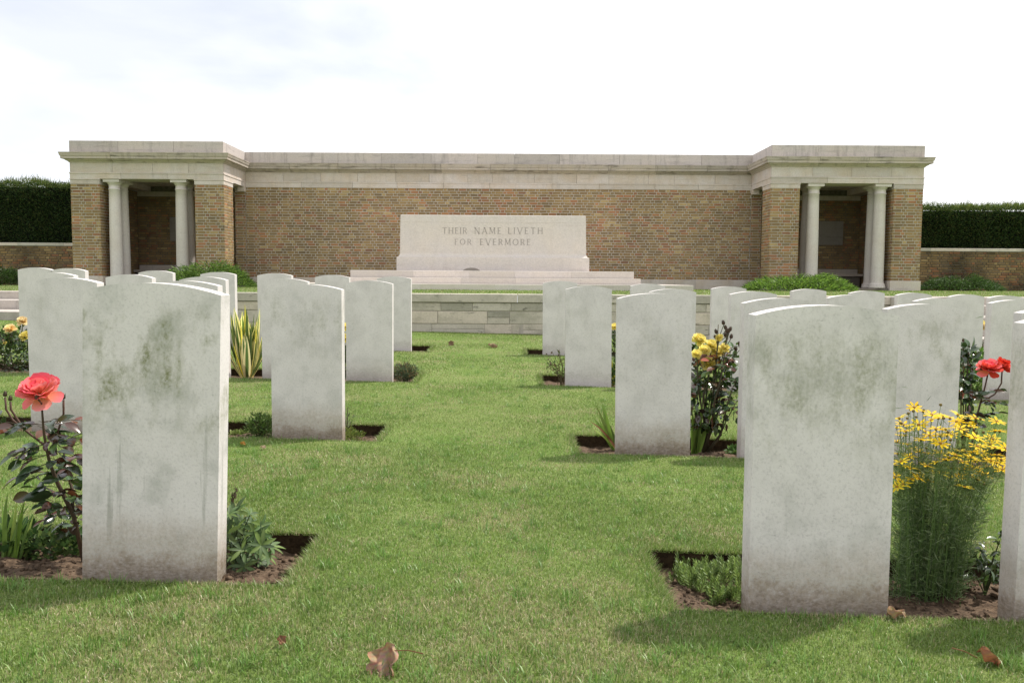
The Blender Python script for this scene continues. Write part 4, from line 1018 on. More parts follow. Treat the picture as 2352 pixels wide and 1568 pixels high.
# dark glossy rose right of the aisle, second row
rt = plant_root('rose_bush', 1625, 1005, 4.55, 'dark glossy red-leaved rose bush with bare bud stems between two headstones', 'rose')
st = MB()
for (x1_, y1_, D1, r_) in ((1672, 760, 4.55, .005), (1650, 745, 4.58, .005), (1690, 870, 4.5, .005), (1600, 840, 4.55, .005), (1660, 850, 4.5, .006), (1630, 860, 4.52, .006), (1693, 920, 4.5, .004), (1615, 900, 4.5, .005), (1680, 800, 4.6, .004)):
    b_ = Q(x1_, y1_, D1); st.tube([Vector((rnd.uniform(-.03, .03), 0, 0)), b_ * 0.35 + rv(0.015), b_ * 0.7 + rv(0.015), b_], [r_ * 1.2, r_, r_ * .8, r_ * .45], 6, 0, (0.06, 0.05, 0.028))
    if y1_ < 830:
        for k in range(5):
            p = b_ + Vector((rnd.gauss(0, .025), 0, -rnd.random() * 0.09)); st.tube([b_ * 0.85, (b_ * .85).lerp(p, .6), p], 0.002, 4, 0, (0.07, 0.07, 0.035)); bud(rt, p, 0.028, (rnd.gauss(0, .3), 0, 1))
for k in range(33):
    y = rnd.uniform(835, 975); x = rnd.uniform(1592, 1690 - max(0, (y - 930)) * 0.6)
    compound(rt, st, Q(x, y, rnd.uniform(4.46, 4.62)), (rnd.uniform(-1, 1), rnd.uniform(-.8, .3), rnd.uniform(-.3, .3)), rnd.uniform(.046, .066), ROSE_LEAVES, 5)
for k in range(9): compound(rt, st, Q(rnd.uniform(1590, 1695), rnd.uniform(820, 870), rnd.uniform(4.48, 4.6)), (rnd.uniform(-1, 1), rnd.uniform(-.8, .3), rnd.uniform(0, .6)), rnd.uniform(.036, .055), NEW_LEAVES, 3)
bush_leaves(rt, 100, (1588, 1668, 925, 995), .048, ROSE_LEAVES[:3], (4.45, 4.62))
st.build('stem', STEM, rt, True)
# yellow rose behind it
rt = plant_root('rose_bush', 1615, 960, 4.68, 'yellow rose bush with three full blooms behind the dark glossy rose', 'rose')
st = MB()
for i, (x, y, r_) in enumerate(((1604, 782, .040), (1634, 797, .042), (1648, 812, .034), (1628, 838, .046), (1652, 776, .022), (1618, 806, .034), (1664, 800, .028), (1600, 815, .03))):
    p = Q(x, y, 4.62 - .012 * i); bloom(rt, p, r_, YELP, (rnd.gauss(0, .3), -.6, 1)); st.tube([Vector((0, 0, 0)), p * .5 + rv(.02), p], .0035, 5, 0, (0.07, 0.09, 0.03))
bush_leaves(rt, 230, (1586, 1694, 788, 915), .052, YR_LEAVES, (4.62, 4.74))
st.build('stem', STEM, rt, True)
# red rose at right
rt = plant_root('rose_bush', 2222, 1075, 4.5, 'leggy rose with two coral-red blooms rising behind the yellow daisies', 'rose')
st = MB()
a1 = Q(2271, 850, 4.5); a2 = Q(2302, 843, 4.52)
trunk = [Vector((0, 0, 0)), Q(2232, 1020, 4.5), Q(2240, 970, 4.5), Q(2252, 925, 4.5)]
st.tube(trunk, [.007, .006, .006, .005], 6, 0, SC1); st.tube([trunk[-1], Q(2262, 890, 4.5), a1], .004, 6, 0, SC2); st.tube([trunk[-1], Q(2285, 905, 4.5), Q(2300, 880, 4.51), a2], .004, 6, 0, SC2)
bloom(rt, a1, .062, CORAL[2:] + REDP[1:] + CORAL[:1], (-.1, -.4, 1)); bloom(rt, a2, .052, REDP, (.2, -.3, 1)); bud(rt, Q(2254, 850, 4.52), .022)
for k in range(17):
    y = rnd.uniform(870, 990); x = 2245 + (rnd.random() - .5) * 85
    compound(rt, st, Q(x, y, rnd.uniform(4.44, 4.56)), (rnd.uniform(-1, 1), rnd.uniform(-.7, .2), rnd.uniform(-.2, .3)), rnd.uniform(.042, .06), ROSE_LEAVES, 5)
st.build('stem', STEM, rt, True)
rt = plant_root('rose_bush', 2212, 1050, 4.62, 'dark leafy rose without blooms hugging the grey-speckled headstone', 'rose')
st = MB()
for (x, y) in ((2212, 785), (2225, 800), (2208, 860), (2230, 880)):
    p = Q(x, y, 4.62); st.tube([Vector((0, 0, 0)), p * .5 + rv(.012), p], .004, 5, 0, SC1); bud(rt, p, .02)
bush_leaves(rt, 110, (2204, 2236, 795, 930), .055, ROSE_LEAVES[:2] + ROSE_LEAVES[4:], (4.58, 4.68)); bush_leaves(rt, 6, (2206, 2230, 800, 900), .04, NEW_LEAVES, (4.58, 4.66))
st.build('stem', STEM, rt, True)

# small-leaved bushes: one foliage mesh each
def bush(name, label, cat, px, py, D, rx, ry, h, n, ln, wd_, cols, seed=0, stems=8, group=None, upd=0.6, mat_=None, z=None, lowest=0.05):
    root = plant_root(name, px, py, D, label, cat, group, z)
    g = NP.normal(size=(n, 3)); g /= np.linalg.norm(g, axis=1, keepdims=True)
    r = NP.random((n, 1)) ** 0.4; P = g * r
    lump = 0.75 + 0.5 * vnoise(g[:, 0] * 2 + 7, g[:, 1] * 2 + g[:, 2] * 2.7, 0.6, seed + 2)
    P *= lump[:, None]
    P[:, 0] *= rx; P[:, 1] *= ry; P[:, 2] = np.clip(h * 0.5 + P[:, 2] * h * 0.55, lowest * h, None)
    D_ = g + NP.normal(size=(n, 3)) * 0.5 + np.array([0, 0, upd])
    V, T, C = leaf_cloud(P, D_, ln * NP.uniform(0.6, 1.3, n), wd_ * NP.uniform(0.7, 1.3, n), palette(n, cols, 0.35), g)
    put('foliage', tri_mesh('foliage', V, T, C, mat_ or LEAF), root)
    if stems:
        mb_ = MB()
        for k in range(stems):
            i = NP.integers(0, n); p = Vector(P[i]); mb_.tube([Vector((rnd.gauss(0, rx * .12), rnd.gauss(0, ry * .12), 0)), p * .5 + Vector((0, 0, .1 * h)), p], [.004, .003, .002], 5, 0, (0.06, 0.045, 0.028))
        mb_.build('stem', STEM, root)
    return root
GRN = [(0.045, 0.09, 0.022), (0.06, 0.115, 0.03), (0.03, 0.065, 0.018), (0.075, 0.12, 0.04)]
DKG = [(0.02, 0.045, 0.016), (0.03, 0.06, 0.02), (0.04, 0.07, 0.025)]
rt = bush('rose_bush', 'bushy green rose with pale peach and yellow blooms at the left edge', 'rose', 22, 842, 7.25, .34, .2, .36, 900, .04, .026, GRN, 1, 14, mat_=GLOSS)
for i, (x, y, r_, ms_) in enumerate(((52, 739, .045, PEACH), (24, 757, .048, PEACH), (59, 773, .048, YELP), (70, 751, .016, PEACH), (12, 788, .016, YELP))): bloom(rt, W(x, y, 7.16) - rt.location, r_, ms_, (rnd.gauss(0, .3), -.6, 1), as_one=True)
sm = MB()
for (x, y) in ((52, 742), (24, 760), (70, 752), (66, 765)): sm.tube([W(x - 4, 800, 7.22) - rt.location, W(x, y, 7.18) - rt.location], .004, 5, 0, (0.06, 0.07, 0.03))
sm.build('stem', STEM, rt)
rt = bush('rose_bush', 'yellow rose glimpsed in the narrow gap left of the aisle, between third-row headstones', 'rose', 790, 858, 7.3, .06, .1, .3, 160, .04, .026, GRN, 2, 4, mat_=GLOSS)
for (x, y, r_) in ((793, 752, .04), (792, 778, .045)): bloom(rt, W(x, y, 7.25) - rt.location, r_, YELP, (0, -.6, 1), as_one=True)
sm = MB(); sm.tube([Vector((0, 0, 0)), W(792, 754, 7.27) - rt.location], .004, 5, 0, (0.06, 0.07, 0.03)); sm.build('stem', STEM, rt)
rt = bush('rose_bush', 'yellow rose in the narrow gap right of the aisle, behind the third-row headstones', 'rose', 1411, 808, 9.6, .10, .1, .30, 110, .05, .032, GRN, 3, 4, mat_=GLOSS)
bloom(rt, W(1411, 752, 9.55) - rt.location, .05, YELP, (0, -.6, 1), as_one=True)
sm = MB(); sm.tube([Vector((0, 0, 0)), W(1411, 754, 9.56) - rt.location], .005, 5, 0, (0.06, 0.07, 0.03)); sm.build('stem', STEM, rt)
bush('green_plant', 'low leafy green plant squeezed between third-row headstones beside the aisle', 'plant', 1410, 880, 7.2, .07, .09, .20, 220, .05, .035, GRN + [(0.16, 0.17, 0.03)], 4, 0)
rt = bush('rose_bush', 'peach-yellow rose in the gap before the right-hand terrace steps', 'rose', 2256, 830, 9.6, .10, .1, .34, 170, .05, .03, GRN + [(0.10, 0.05, 0.03)], 5, 5, mat_=GLOSS)
for (x, y, r_) in ((2251, 745, .055), (2258, 752, .05)): bloom(rt, W(x, y, 9.5) - rt.location, r_, YELP + PEACH, (0, -.6, 1), as_one=True)
sm = MB(); sm.tube([Vector((0, 0, 0)), W(2254, 748, 9.52) - rt.location], .005, 5, 0, (0.06, 0.07, 0.03)); sm.build('stem', STEM, rt)
bush('green_shrub', 'bright green rounded shrub behind the coral-red rose blooms', 'shrub', 2243, 910, 7.25, .17, .16, .42, 900, .05, .018, [(0.06, 0.13, 0.03), (0.05, 0.10, 0.025), (0.09, 0.16, 0.04)], 6, 8)
bush('grey_green_bush', 'low grey-green bush at the aisle end of the third row, left of the aisle', 'shrub', 930, 862, 7.12, .115, .11, .155, 1500, .028, .007, [(0.05, 0.075, 0.045), (0.03, 0.05, 0.03), (0.075, 0.10, 0.065), (0.11, 0.075, 0.045)], 7, 10)
bush('thyme_plant', 'dark spreading thyme-like plant at the left foot of the soil-stained headstone', 'plant', 600, 992, 4.58, .085, .09, .15, 1300, .022, .008, [(0.03, 0.06, 0.015), (0.045, 0.085, 0.02), (0.06, 0.09, 0.03)], 8, 10)
bush('mat_plant', 'mat of pale green leaves at the back of the soil left of the thyme-like plant', 'plant', 552, 972, 4.78, .07, .04, .03, 260, .022, .014, [(0.16, 0.2, 0.08), (0.12, 0.17, 0.05)], 9, 0)
bush('mossy_plant', 'small mossy green plant at the right foot of the soil-stained headstone', 'plant', 805, 988, 4.62, .075, .08, .075, 900, .016, .006, [(0.09, 0.12, 0.025), (0.06, 0.10, 0.025), (0.12, 0.14, 0.04)], 10, 0)
bush('sprig_plant', 'small pale sprig rising above the mossy plant by the headstone', 'plant', 797, 980, 4.75, .03, .03, .16, 70, .035, .01, [(0.16, 0.19, 0.12), (0.10, 0.14, 0.07)], 11, 4)
bush('weed_clump', 'little green weeds under the dark glossy rose', 'plant', 1690, 1005, 4.6, .05, .05, .045, 160, .026, .016, [(0.05, 0.11, 0.03), (0.08, 0.14, 0.04)], 12, 0)
bush('clover_clump', 'dense low dark-leaved plant under the coral rose', 'plant', 140, 1240, 2.6, .14, .07, .09, 420, .022, .018, DKG + [(0.06, 0.09, 0.03)], 13, 0)
bush('weed_clump', 'leafy weeds with a marigold bud at the left edge of the front bed', 'plant', 20, 1245, 2.62, .10, .07, .08, 240, .04, .022, DKG + GRN, 14, 4)

# dry twiggy plant
rt = plant_root('dry_plant', 1290, 878, 7.18, 'dry twiggy plant with brown seed heads at the left of a third-row headstone', 'plant')
st = MB(); cl = MB()
for k in range(16):
    tip = W(rnd.uniform(1256, 1300), rnd.uniform(803, 850), 7.15 + rnd.gauss(0, .03)) - rt.location
    st.tube([Vector((rnd.gauss(0, .012), rnd.gauss(0, .012), 0)), tip * .5 + Vector((.02, 0, .03)), tip], [.003, .0025, .0015], 4, 0, (0.10, 0.085, 0.05))
    for j in range(4):
        p = tip * (1 - .12 * j) + rv(.006); cl.add([p + rv(.009) for _ in range(4)], [(0, 1, 2), (0, 2, 3), (1, 2, 3)], 0, rnd.choice([(0.06, 0.045, 0.03), (0.05, 0.08, 0.03)]))
st.build('stem', STEM, rt); cl.build('seed_heads', LEAF, rt)

# strap-leaved plants
def strap(name, Wd, cols, mat_, droop, n=7, fold=0.3):
    mb_ = MB(); vs = []; cs = []; us = (-1, -.62, -.3, .3, .62, 1) if len(cols) > 1 else (-1, 0, 1)
    for k in range(n + 1):
        t = k / n; w = Wd / 2 * min(1, 0.55 + t * 2.2) * (1 - t ** 3) + 0.0008
        for u in us:
            vs.append((u * w, t - droop * 0.35 * t ** 3, -droop * t ** 2.4 + abs(u) * w * fold)); cs.append(cols[-1] if abs(u) > .5 else cols[0])
    fs = []; m_ = len(us)
    for k in range(n):
        for j in range(m_ - 1): a = k * m_ + j; fs.append((a, a + 1, a + m_ + 1, a + m_))
    mb_.add(vs, fs, 0, cs); return mb_.mesh(name, mat_, True)
YUC = [strap('leaf', .13, [(0.09, 0.17, 0.05), (0.78, 0.72, 0.42)], LEAF, d_) for d_ in (.02, .06, .15)] + [strap('leaf', .08, [(0.70, 0.62, 0.12), (0.14, 0.2, 0.06)], LEAF, .05), strap('leaf', .07, [(0.06, 0.11, 0.035), (0.12, 0.17, 0.06)], LEAF, .03)]
YUD = [strap('leaf', .09, [(0.3, 0.34, 0.26), (0.55, 0.55, 0.45)], LEAF, .75)]
rt = plant_root('yucca', 567, 852, 7.22, 'spiky yucca with cream-striped yellow-green blades between two headstones', 'plant')
for k in range(80):
    w = rnd.uniform(0, 2 * math.pi); out_ = abs(rnd.gauss(0, .33)); L_ = rnd.uniform(.40, .66) * (1 - .25 * min(1, out_))
    put('leaf', rnd.choice(YUC), rt, frame(Vector((math.cos(w) * .04, math.sin(w) * .04, .01)), Vector((math.cos(w) * out_, math.sin(w) * out_, 1)), Vector((-math.cos(w), -math.sin(w), .35 + 0 * out_)) * -1 if False else Vector((math.cos(w), math.sin(w), .2)) * (1 if out_ > .1 else -1), L_))
for (x, y) in ((548, 812), (586, 815), (590, 845), (560, 808), (535, 760), (540, 852)):
    tip = W(x, y, 7.12) - rt.location; d = tip.normalized(); put('leaf', YUD[0], rt, frame(Vector((d.x * .05, -.03, .05)), d + Vector((0, 0, .9)), Vector((d.x, -.6, .4)), .24))
IRI = [strap('leaf', .07, [(0.10, 0.17, 0.035)], LEAF, d_) for d_ in (.05, .15)] + [strap('leaf', .065, [(0.15, 0.21, 0.05)], LEAF, .1)]
IRB = [strap('leaf', .07, [(0.16, 0.07, 0.03)], DRY, .3)]
rt = plant_root('iris_plant', 1425, 1002, 4.47, 'green sword-leaved iris at the left foot of a second-row headstone', 'plant')
for (x, y) in ((1386, 916), (1362, 938), (1366, 956), (1392, 935), (1400, 925), (1380, 965), (1362, 962), (1375, 950), (1404, 950), (1395, 960), (1410, 930), (1378, 945), (1400, 975), (1390, 975)):
    tip = W(x, y, 4.47 + rnd.uniform(-.05, .08)) - rt.location; put('leaf', rnd.choice(IRI), rt, frame(Vector((rnd.uniform(-.04, .0), rnd.uniform(-.02, .04), 0)), tip + Vector((.02, 0, .02)), Vector((-.4, -.8, .6)) + rv(.2), tip.length * 1.02))
for (x, y) in ((1366, 962), (1360, 988)):
    tip = W(x, y, 4.45) - rt.location; put('leaf', IRB[0] if y < 970 else IRI[2], rt, frame(Vector((-.02, -.03, .01)), tip + Vector((0, 0, .05)), Vector((-.2, -.5, 1)), tip.length))
rt = plant_root('iris_plant', 1592, 1000, 4.5, 'green sword-leaved iris half hidden under the dark glossy rose', 'plant')
for k in range(12):
    tip = W(rnd.uniform(1590, 1650), rnd.uniform(925, 960), 4.46 + rnd.uniform(-.03, .05)) - rt.location; put('leaf', rnd.choice(IRI), rt, frame(Vector((rnd.uniform(-.01, .03), 0, 0)), tip, Vector((.3, -.8, .5)) + rv(.2), tip.length))
rt = plant_root('grass_tuft', 28, 1245, 2.56, 'tuft of broad green blades at the left edge below the coral rose', 'plant')
for k in range(16):
    tip = W(rnd.uniform(0, 62), rnd.uniform(1135, 1190), 2.55 + rnd.uniform(-.05, .08)) - rt.location; put('leaf', rnd.choice(IRI), rt, frame(Vector((rnd.uniform(-.03, .03), rnd.uniform(-.02, .02), 0)), tip, Vector((.1, -.8, .5)) + rv(.3), tip.length))

# lupin
LUP = [leafmesh('leaf', 1, .26, .35, .22, 5, c, m_, LEAF, 1.0) for c, m_ in (((0.038, 0.078, 0.03), (0.06, 0.105, 0.04)), ((0.055, 0.098, 0.042), (0.08, 0.125, 0.055)), ((0.075, 0.125, 0.032), (0.095, 0.14, 0.045)))]
rt = plant_root('lupin', 540, 1290, 2.5, 'green lupin with fingered leaves at the right foot of the mossy headstone', 'plant')
st = MB()
LP = [(540, 1175), (575, 1180), (600, 1205), (555, 1195), (525, 1200), (580, 1215), (610, 1230), (618, 1255), (545, 1225), (570, 1240), (530, 1245), (595, 1240), (612, 1275), (585, 1268), (555, 1262), (535, 1275), (570, 1285), (600, 1290), (526, 1180), (560, 1300), (590, 1225), (548, 1250), (575, 1200), (608, 1215), (545, 1210), (592, 1260), (562, 1232), (528, 1262), (600, 1252), (578, 1292), (540, 1296), (522, 1225), (560, 1215)]
for (x, y) in LP:
    D = 2.5 + rnd.uniform(-.1, .1) - (y - 1240) * .0006; c = W(x, y, D) - rt.location
    base = Vector((rnd.gauss(0, .015), rnd.gauss(0, .015), 0)); st.tube([base, (base + c) / 2 + Vector((0, 0, .02)), c], .0018, 4, 0, (0.07, 0.10, 0.04))
    ax = (Vector((c.x, c.y - .05, .12)).normalized() + rv(.25)).normalized(); a = ax.cross(Vector((.3, .8, .1))).normalized(); b_ = ax.cross(a); n = rnd.choice((7, 8)); s = rnd.uniform(.036, .054)
    for k in range(n):
        w = 2 * math.pi * k / n + rnd.gauss(0, .08); o_ = a * math.cos(w) + b_ * math.sin(w)
        put('leaf', rnd.choice(LUP), rt, frame(c, o_ + ax * .35, ax - o_ * .35, s * rnd.uniform(.8, 1.1)))
sp = [Vector((0, .01, 0)), W(530, 1210, 2.52) - rt.location, W(536, 1150, 2.52) - rt.location, W(540, 1130, 2.52) - rt.location]
st.tube(sp, [.003, .003, .002, .001], 5, 0, (0.10, 0.07, 0.04)); st.build('stem', STEM, rt)
sh = MB()
for k in range(10):
    p = sp[2].lerp(sp[3], k / 9) + rv(.003); sh.tube([p, p + Vector((rnd.gauss(0, .004), rnd.gauss(0, .004), .012))], [.0035, .001], 5, 0, (0.07, 0.05, 0.03))
sh.build('seed_head', STEM, rt)

# low needle-leaved plant left of the right front headstone
def sprigmesh(seed):
    q = random.Random(seed); mb_ = MB(); mb_.tube([(0, 0, 0), (0.05, 0.02, .55), (.03, .05, 1)], [.02, .016, .008], 4, 0, (0.10, 0.08, 0.04))
    for k in range(26):
        t = .12 + .88 * k / 25; w = k * 2.4; d = Vector((math.cos(w), math.sin(w), .75 + .8 * t)).normalized(); p = Vector((.05 * t, .03 * t, t)); s = Vector((-math.sin(w), math.cos(w), 0)) * .045; L_ = .42 * (1.1 - .45 * t)
        c = q.choice([(0.10, 0.16, 0.05), (0.14, 0.20, 0.065), (0.08, 0.13, 0.035)])
        mb_.add([p - s * .5, p + d * L_ * .5 - s, p + d * L_, p + d * L_ * .5 + s], [(0, 1, 2, 3)], 0, c)
    return mb_.mesh('sprig', LEAF)
SPR = [sprigmesh(k) for k in range(4)]
rt = plant_root('mat_plant', 1640, 1320, 2.45, 'low mat of fine needle-leaved sprigs at the left foot of the right front headstone', 'plant')
for k in range(230):
    D = rnd.uniform(2.30, 2.66); t = (D - 2.30) / .36
    xl = 1600 - 75 * min(1, t * 1.6); x = rnd.uniform(xl + 20, 1712)
    if D < 2.36 and x < 1640: continue
    p = W(x, 1300, D); p.z = float(soil_z(p.x, p.y, BEDS[1])) + (.03 * (1 - abs(2 * t - 1)) * min(1, (x - xl) / 80)); p -= rt.location
    put('sprig', rnd.choice(SPR), rt, frame(p, Vector((1, 0, 0)) + rv(.4), Vector((rnd.gauss(-.15, .45), rnd.gauss(0, .4), 1)), rnd.uniform(.03, .058)))

# threadleaf coreopsis
rt = plant_root('coreopsis', 2100, 1310, 2.5, 'tall clump of yellow daisy flowers on thread-leaved stems right of the front headstone', 'flowers')
def daisy(seed, tone):
    q = random.Random(seed); mb_ = MB()
    for k in range(8):
        w = 2 * math.pi * k / 8 + q.gauss(0, .08); d = Vector((math.cos(w), math.sin(w), q.uniform(-.1, .22))); s = Vector((-math.sin(w), math.cos(w), 0)) * q.uniform(.15, .19); u = Vector((0, 0, .05))
        mb_.add([d * .1, d * .5 - s + u, d * .95 - s * .55, d * 1.04, d * .95 + s * .55, d * .5 + s + u, d * .55], [(0, 1, 6), (1, 2, 3, 6), (6, 3, 4, 5), (0, 6, 5)], 0, tone)
    mb_.lathe([(.17, -.04), (.19, .04), (.13, .12), (.03, .15)], (0, 0, 0), 8, 1, (0.30, 0.15, 0.01)); mb_.lathe([(.02, -.2), (.13, -.13), (.17, -.02)], (0, 0, 0), 7, 1, (0.05, 0.08, 0.02))
    return mb_.mesh('flower', [PETAL, STEM], False)
DAI = [daisy(k, t) for k, t in enumerate([(0.90, 0.66, 0.012), (0.90, 0.60, 0.01), (0.90, 0.70, 0.03), (0.88, 0.62, 0.01)])]
SEED = MB().lathe([(.02, 0), (.5, .2), (.62, .6), (.45, 1.0), (.1, 1.15)], (0, 0, 0), 7, 0, (0.14, 0.10, 0.025)).mesh('bud', STEM, True)
st = MB(); fol = []
FLW = [(2148, 1085), (2136, 1105), (2082, 1070), (2205, 1095), (2228, 1092), (2290, 1045), (2310, 1030), (2296, 990), (2240, 960), (2182, 960), (2056, 1095), (2160, 1040), (2120, 945), (2140, 952), (2155, 960), (2100, 935), (2165, 955), (2065, 960), (2060, 982), (2075, 975), (2080, 990), (2068, 1000), (2110, 975), (2125, 990), (2135, 1000), (2150, 985), (2160, 1000), (2172, 985), (2145, 1012), (2160, 1018), (2115, 1010), (2175, 1000), (2060, 1015), (2085, 1020), (2100, 1030), (2110, 1038),
       (2088, 1048), (2125, 1040), (2062, 1042), (2070, 1060), (2058, 1068), (2185, 998), (2200, 952), (2197, 968), (2222, 972), (2230, 980), (2205, 985), (2290, 968), (2285, 990), (2225, 1003), (2240, 1005), (2250, 1010), (2262, 1015), (2245, 1025), (2275, 1020), (2285, 1028), (2255, 1040), (2235, 1038), (2180, 1050), (2195, 1055), (2210, 1060), (2172, 1055), (2225, 1062), (2240, 1058), (2235, 1075), (2215, 1078), (2195, 1045), (2262, 1052),
       (2275, 1058), (2290, 1062), (2300, 1055), (2250, 1085), (2260, 1090), (2110, 1088), (2120, 1085), (2075, 1112), (2095, 1100), (2110, 1098), (2215, 1118), (2303, 1078), (2060, 1118), (2230, 1050), (2150, 1040), (2180, 1030), (2190, 1075), (2140, 965), (2280, 1008), (2205, 1035), (2090, 1075), (2130, 1070), (2165, 1085), (2150, 1062), (2268, 1072), (2245, 1100), (2070, 1090), (2185, 1100)]
for i, (x, y) in enumerate(FLW):
    D = rnd.uniform(2.36, 2.64); p = W(x, y, D) - rt.location
    put('flower', rnd.choice(DAI), rt, frame(p, Vector((rnd.gauss(0, 1), rnd.gauss(0, 1), rnd.gauss(0, .15))), Vector((rnd.gauss(0, .35), rnd.gauss(-.15, .3), 1)), rnd.uniform(.022, .029)))
    b_ = Vector((p.x * .5 + rnd.gauss(0, .025), p.y * .6, 0)); st.tube([b_, b_.lerp(p, .5) + Vector((0, 0, .02)) - Vector((p.x * .10, 0, 0)), p - Vector((0, 0, .003))], [.0012, .0010, .0007], 4, 0, (0.10, 0.17, 0.05))
    fol.append((b_, p))
for k in range(34):
    x = rnd.uniform(2055, 2260); y = rnd.uniform(915, 1010) if k < 24 else rnd.uniform(1010, 1130)
    if x > 2180 and y < 960: y += 60
    p = W(x, y, rnd.uniform(2.4, 2.6)) - rt.location; put('bud', SEED, rt, Matrix.Translation(p) @ Matrix.Scale(rnd.uniform(.006, .009), 4))
    b_ = Vector((p.x * .5 + rnd.gauss(0, .025), p.y * .6, 0)); st.tube([b_, b_.lerp(p, .5) + Vector((0, 0, .02)), p], [.0013, .0010, .0007], 4, 0, (0.10, 0.17, 0.05)); fol.append((b_, p))
P = []; Dd = []
for b_, p in fol:
    for j in range(14):
        t = rnd.uniform(.05, .93) ** 1.15; q0 = b_.lerp(p, t) + rv(.003)
        for s in range(7): P.append(q0 + rv(.004)); Dd.append(Vector((rnd.gauss(0, 1), rnd.gauss(0, 1), rnd.uniform(.1, 1.2))))
for j in range(1700):
    P.append(Vector((rnd.gauss(-.01, .085), rnd.gauss(0, .06), abs(rnd.gauss(.0, .2))))); Dd.append(Vector((rnd.gauss(0, 1), rnd.gauss(0, 1), rnd.uniform(-.1, 1.0))))
P = np.array(P); Dd = np.array(Dd); n = len(P)
V, T, C = leaf_cloud(P, Dd, NP.uniform(.018, .042, n), NP.uniform(.0013, .0024, n), palette(n, [(0.14, 0.23, 0.08), (0.18, 0.27, 0.11), (0.10, 0.18, 0.06), (0.25, 0.33, 0.18)]))
put('foliage', tri_mesh('foliage', V, T, C, LEAF), rt); st.build('stem', STEM, rt)

# glossy low plant, bottom right
rt = plant_root('periwinkle', 2265, 1325, 2.5, 'low glossy-leaved plant on the soil beside the cut-off headstone', 'plant')
PER = [leafmesh('leaf', 1, .42, .3, .25, 5, c, None, GLOSS) for c in ((0.04, 0.08, 0.025), (0.03, 0.06, 0.02), (0.065, 0.11, 0.035))]
st = MB()
for (x, y) in ((2225, 1310), (2240, 1270), (2260, 1262), (2285, 1265), (2250, 1295), (2275, 1290), (2292, 1300), (2230, 1325), (2262, 1320), (2290, 1325), (2215, 1295), (2296, 1240), (2280, 1315)):
    c = W(x, y, 2.48 + rnd.uniform(-.08, .1)) - rt.location; c.z = max(c.z, .012); st.tube([Vector((0, 0, 0)), c * .5 + Vector((0, 0, .02)), c], .0016, 4, 0, (0.06, 0.08, 0.03))
    for k in range(7): put('leaf', rnd.choice(PER), rt, frame(c + rv(.008), rv(1) + Vector((0, -.2, .1)), Vector((.2, -.1, 1)) + rv(.3), rnd.uniform(.026, .042)))
st.build('stem', STEM, rt)

# junipers on the terrace
def juniper(label, px0, px1, ytop, D, depth, n, cols, seed):
    a = W(px0, 660, D); b = W(px1, 660, D); h = W((px0 + px1) / 2, ytop, D).z - TZ; rx = (b.x - a.x) / 2
    root = empty('juniper_shrub', ((a.x + b.x) / 2, D, TZ), label, 'shrub', 'low junipers in front of the memorial building')
    u = NP.random((n, 2)); w = u[:, 0] * 2 * np.pi; r = np.sqrt(u[:, 1])
    x = np.cos(w) * r * rx; y = np.sin(w) * r * depth
    hz = h * (1 - (r ** 3)) * (0.45 + 0.5 * vnoise(x, y, rx * .3, seed) + 0.4 * vnoise(x, y, rx * .11, seed + 1)); z = hz * NP.random(n) ** 0.4
    P = np.stack([x, y, z + .02], 1); D_ = np.stack([np.cos(w) * 1.0 + NP.normal(0, .5, n), np.sin(w) + NP.normal(0, .5, n), .3 + NP.normal(0, .4, n)], 1)
    V, T, C = leaf_cloud(P, D_, NP.uniform(.04, .14, n), NP.uniform(.010, .024, n), palette(n, cols, .6))
    put('foliage', tri_mesh('foliage', V, T, C, LEAF), root); mb_ = MB()
    for k in range(9): mb_.tube([(0, 0, 0), (rnd.gauss(0, rx * .3), rnd.gauss(0, depth * .3), h * .5)], [.02, .008], 5, 0, (0.06, 0.045, 0.03))
    mb_.build('stem', STEM, root)
JG = [(0.12, 0.21, 0.04), (0.09, 0.17, 0.03), (0.16, 0.25, 0.05), (0.05, 0.10, 0.02)]
juniper('feathery green juniper in front of the left pavilion', 368, 585, 598, 18.7, .75, 7000, JG, 1)
juniper('feathery green juniper in front of the right pavilion', 1706, 1962, 632, 18.7, .8, 8000, JG, 2)
juniper('dark green juniper against the low wall at the left edge', -60, 62, 612, 20.9, .6, 4500, [(0.04, 0.08, 0.016), (0.03, 0.06, 0.014)], 3)
juniper('dark green juniper against the low wall right of the pavilion', 2112, 2300, 636, 21.2, .6, 5000, [(0.035, 0.07, 0.02), (0.045, 0.085, 0.025)], 4)

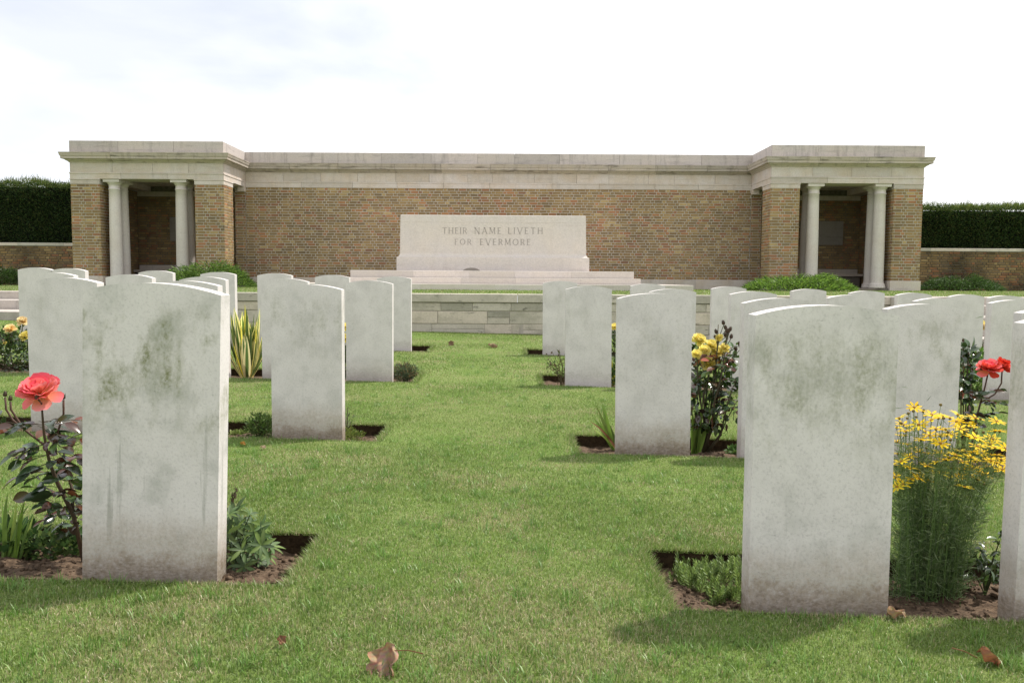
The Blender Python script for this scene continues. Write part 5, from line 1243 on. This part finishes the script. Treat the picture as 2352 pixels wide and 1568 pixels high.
# fallen leaves
def dead_leaf(px, py, label, size, col, rz, stalk=None, D=None, tilt=0.5):
    d = CAM.z * FPX / (py - 643); 
    for _ in range(4):
        p = W(px, py, d); d *= (CAM.z - float(G(p.x, p.y)) - .012) / (CAM.z - p.z)
    p = W(px, py, d); p.z = float(G(p.x, p.y)) + .012 + size * .12
    root = empty('dead_leaf', p, label, 'leaf', 'fallen leaves on the grass', 0); mb_ = MB(); n, k = 16, 14; vs = []
    q = random.Random(int(px)); 
    for i in range(n + 1):
        t = i / n
        for j in range(k + 1):
            u = j / k * 2 - 1; lob = .55 + .45 * abs(math.sin(t * 3.1 * math.pi / 1.5 + .4)); w = .52 * math.sin(math.pi * min(1, t * .92 + .06)) ** .7 * lob
            x = u * w; y = t - .5; z = .22 * abs(u) ** 1.5 * (.5 + t) + .09 * math.sin(u * 6 + t * 5 + px) + .07 * math.sin(t * 9 + u * 3) + .035 * math.sin(u * 13 + t * 4) + .03 * math.sin(t * 17 + u * 9 + px) + q.uniform(-.012, .012) - .14 * t
            vs.append((x, y, z))
    fs = []
    for i in range(n):
        for j in range(k): a = i * (k + 1) + j; fs.append((a, a + 1, a + k + 2, a + k + 1))
    rot = Matrix.Rotation(rz, 3, 'Z') @ Matrix.Rotation(tilt, 3, 'X')
    vs = [rot @ (Vector(v) * size) for v in vs]; cs = [tuple(c * q.uniform(.75, 1.2) for c in col) for _ in vs]
    mb_.add(vs, fs, 0, cs); mb_.build('blade', DRY, root, True)
    if stalk:
        e = W(stalk[0], stalk[1], d) - p; e.z = max(e.z, -.005); s0 = W(stalk[2], stalk[3], d) - p
        s = MB(); s.tube([s0, (s0 + e) / 2 + Vector((0, 0, .004)), e], [.0013, .0012, .0014], 5, 0, (0.17, 0.08, 0.04)); s.build('stalk', DRY, root)
dead_leaf(886, 1530, 'large crumpled pink-brown leaf with a stalk on the grass at the bottom', .082, (0.36, 0.225, 0.16), R(-25), (972, 1500, 905, 1493), tilt=1.0)
dead_leaf(2272, 1515, 'curled brown leaf with a long stalk on the grass at the bottom right', .056, (0.26, 0.12, 0.06), R(80), (2186, 1487, 2245, 1510), tilt=.7)
dead_leaf(2058, 1412, 'tan leaf leaning at the foot of the right front headstone', .05, (0.30, 0.20, 0.12), R(95), tilt=.12)
dead_leaf(646, 1472, 'small brown leaf on the grass below the mossy headstone', .024, (0.24, 0.12, 0.07), R(40), tilt=.7)
dead_leaf(1036, 791, 'small round brown leaf on the grass near the terrace wall', .08, (0.22, 0.14, 0.09), R(10), tilt=1.0)
dead_leaf(1132, 796, 'flat brown leaf on the grass in the aisle near the terrace wall', .11, (0.27, 0.19, 0.13), R(85), tilt=.3)
dead_leaf(604, 1028, 'pale pinkish leaf on the grass before the soil-stained headstone', .03, (0.40, 0.30, 0.22), R(60), tilt=.3)
dead_leaf(558, 1020, 'orange-brown leaf on the grass left of the pale pinkish leaf', .03, (0.38, 0.2, 0.05), R(80), tilt=.3)
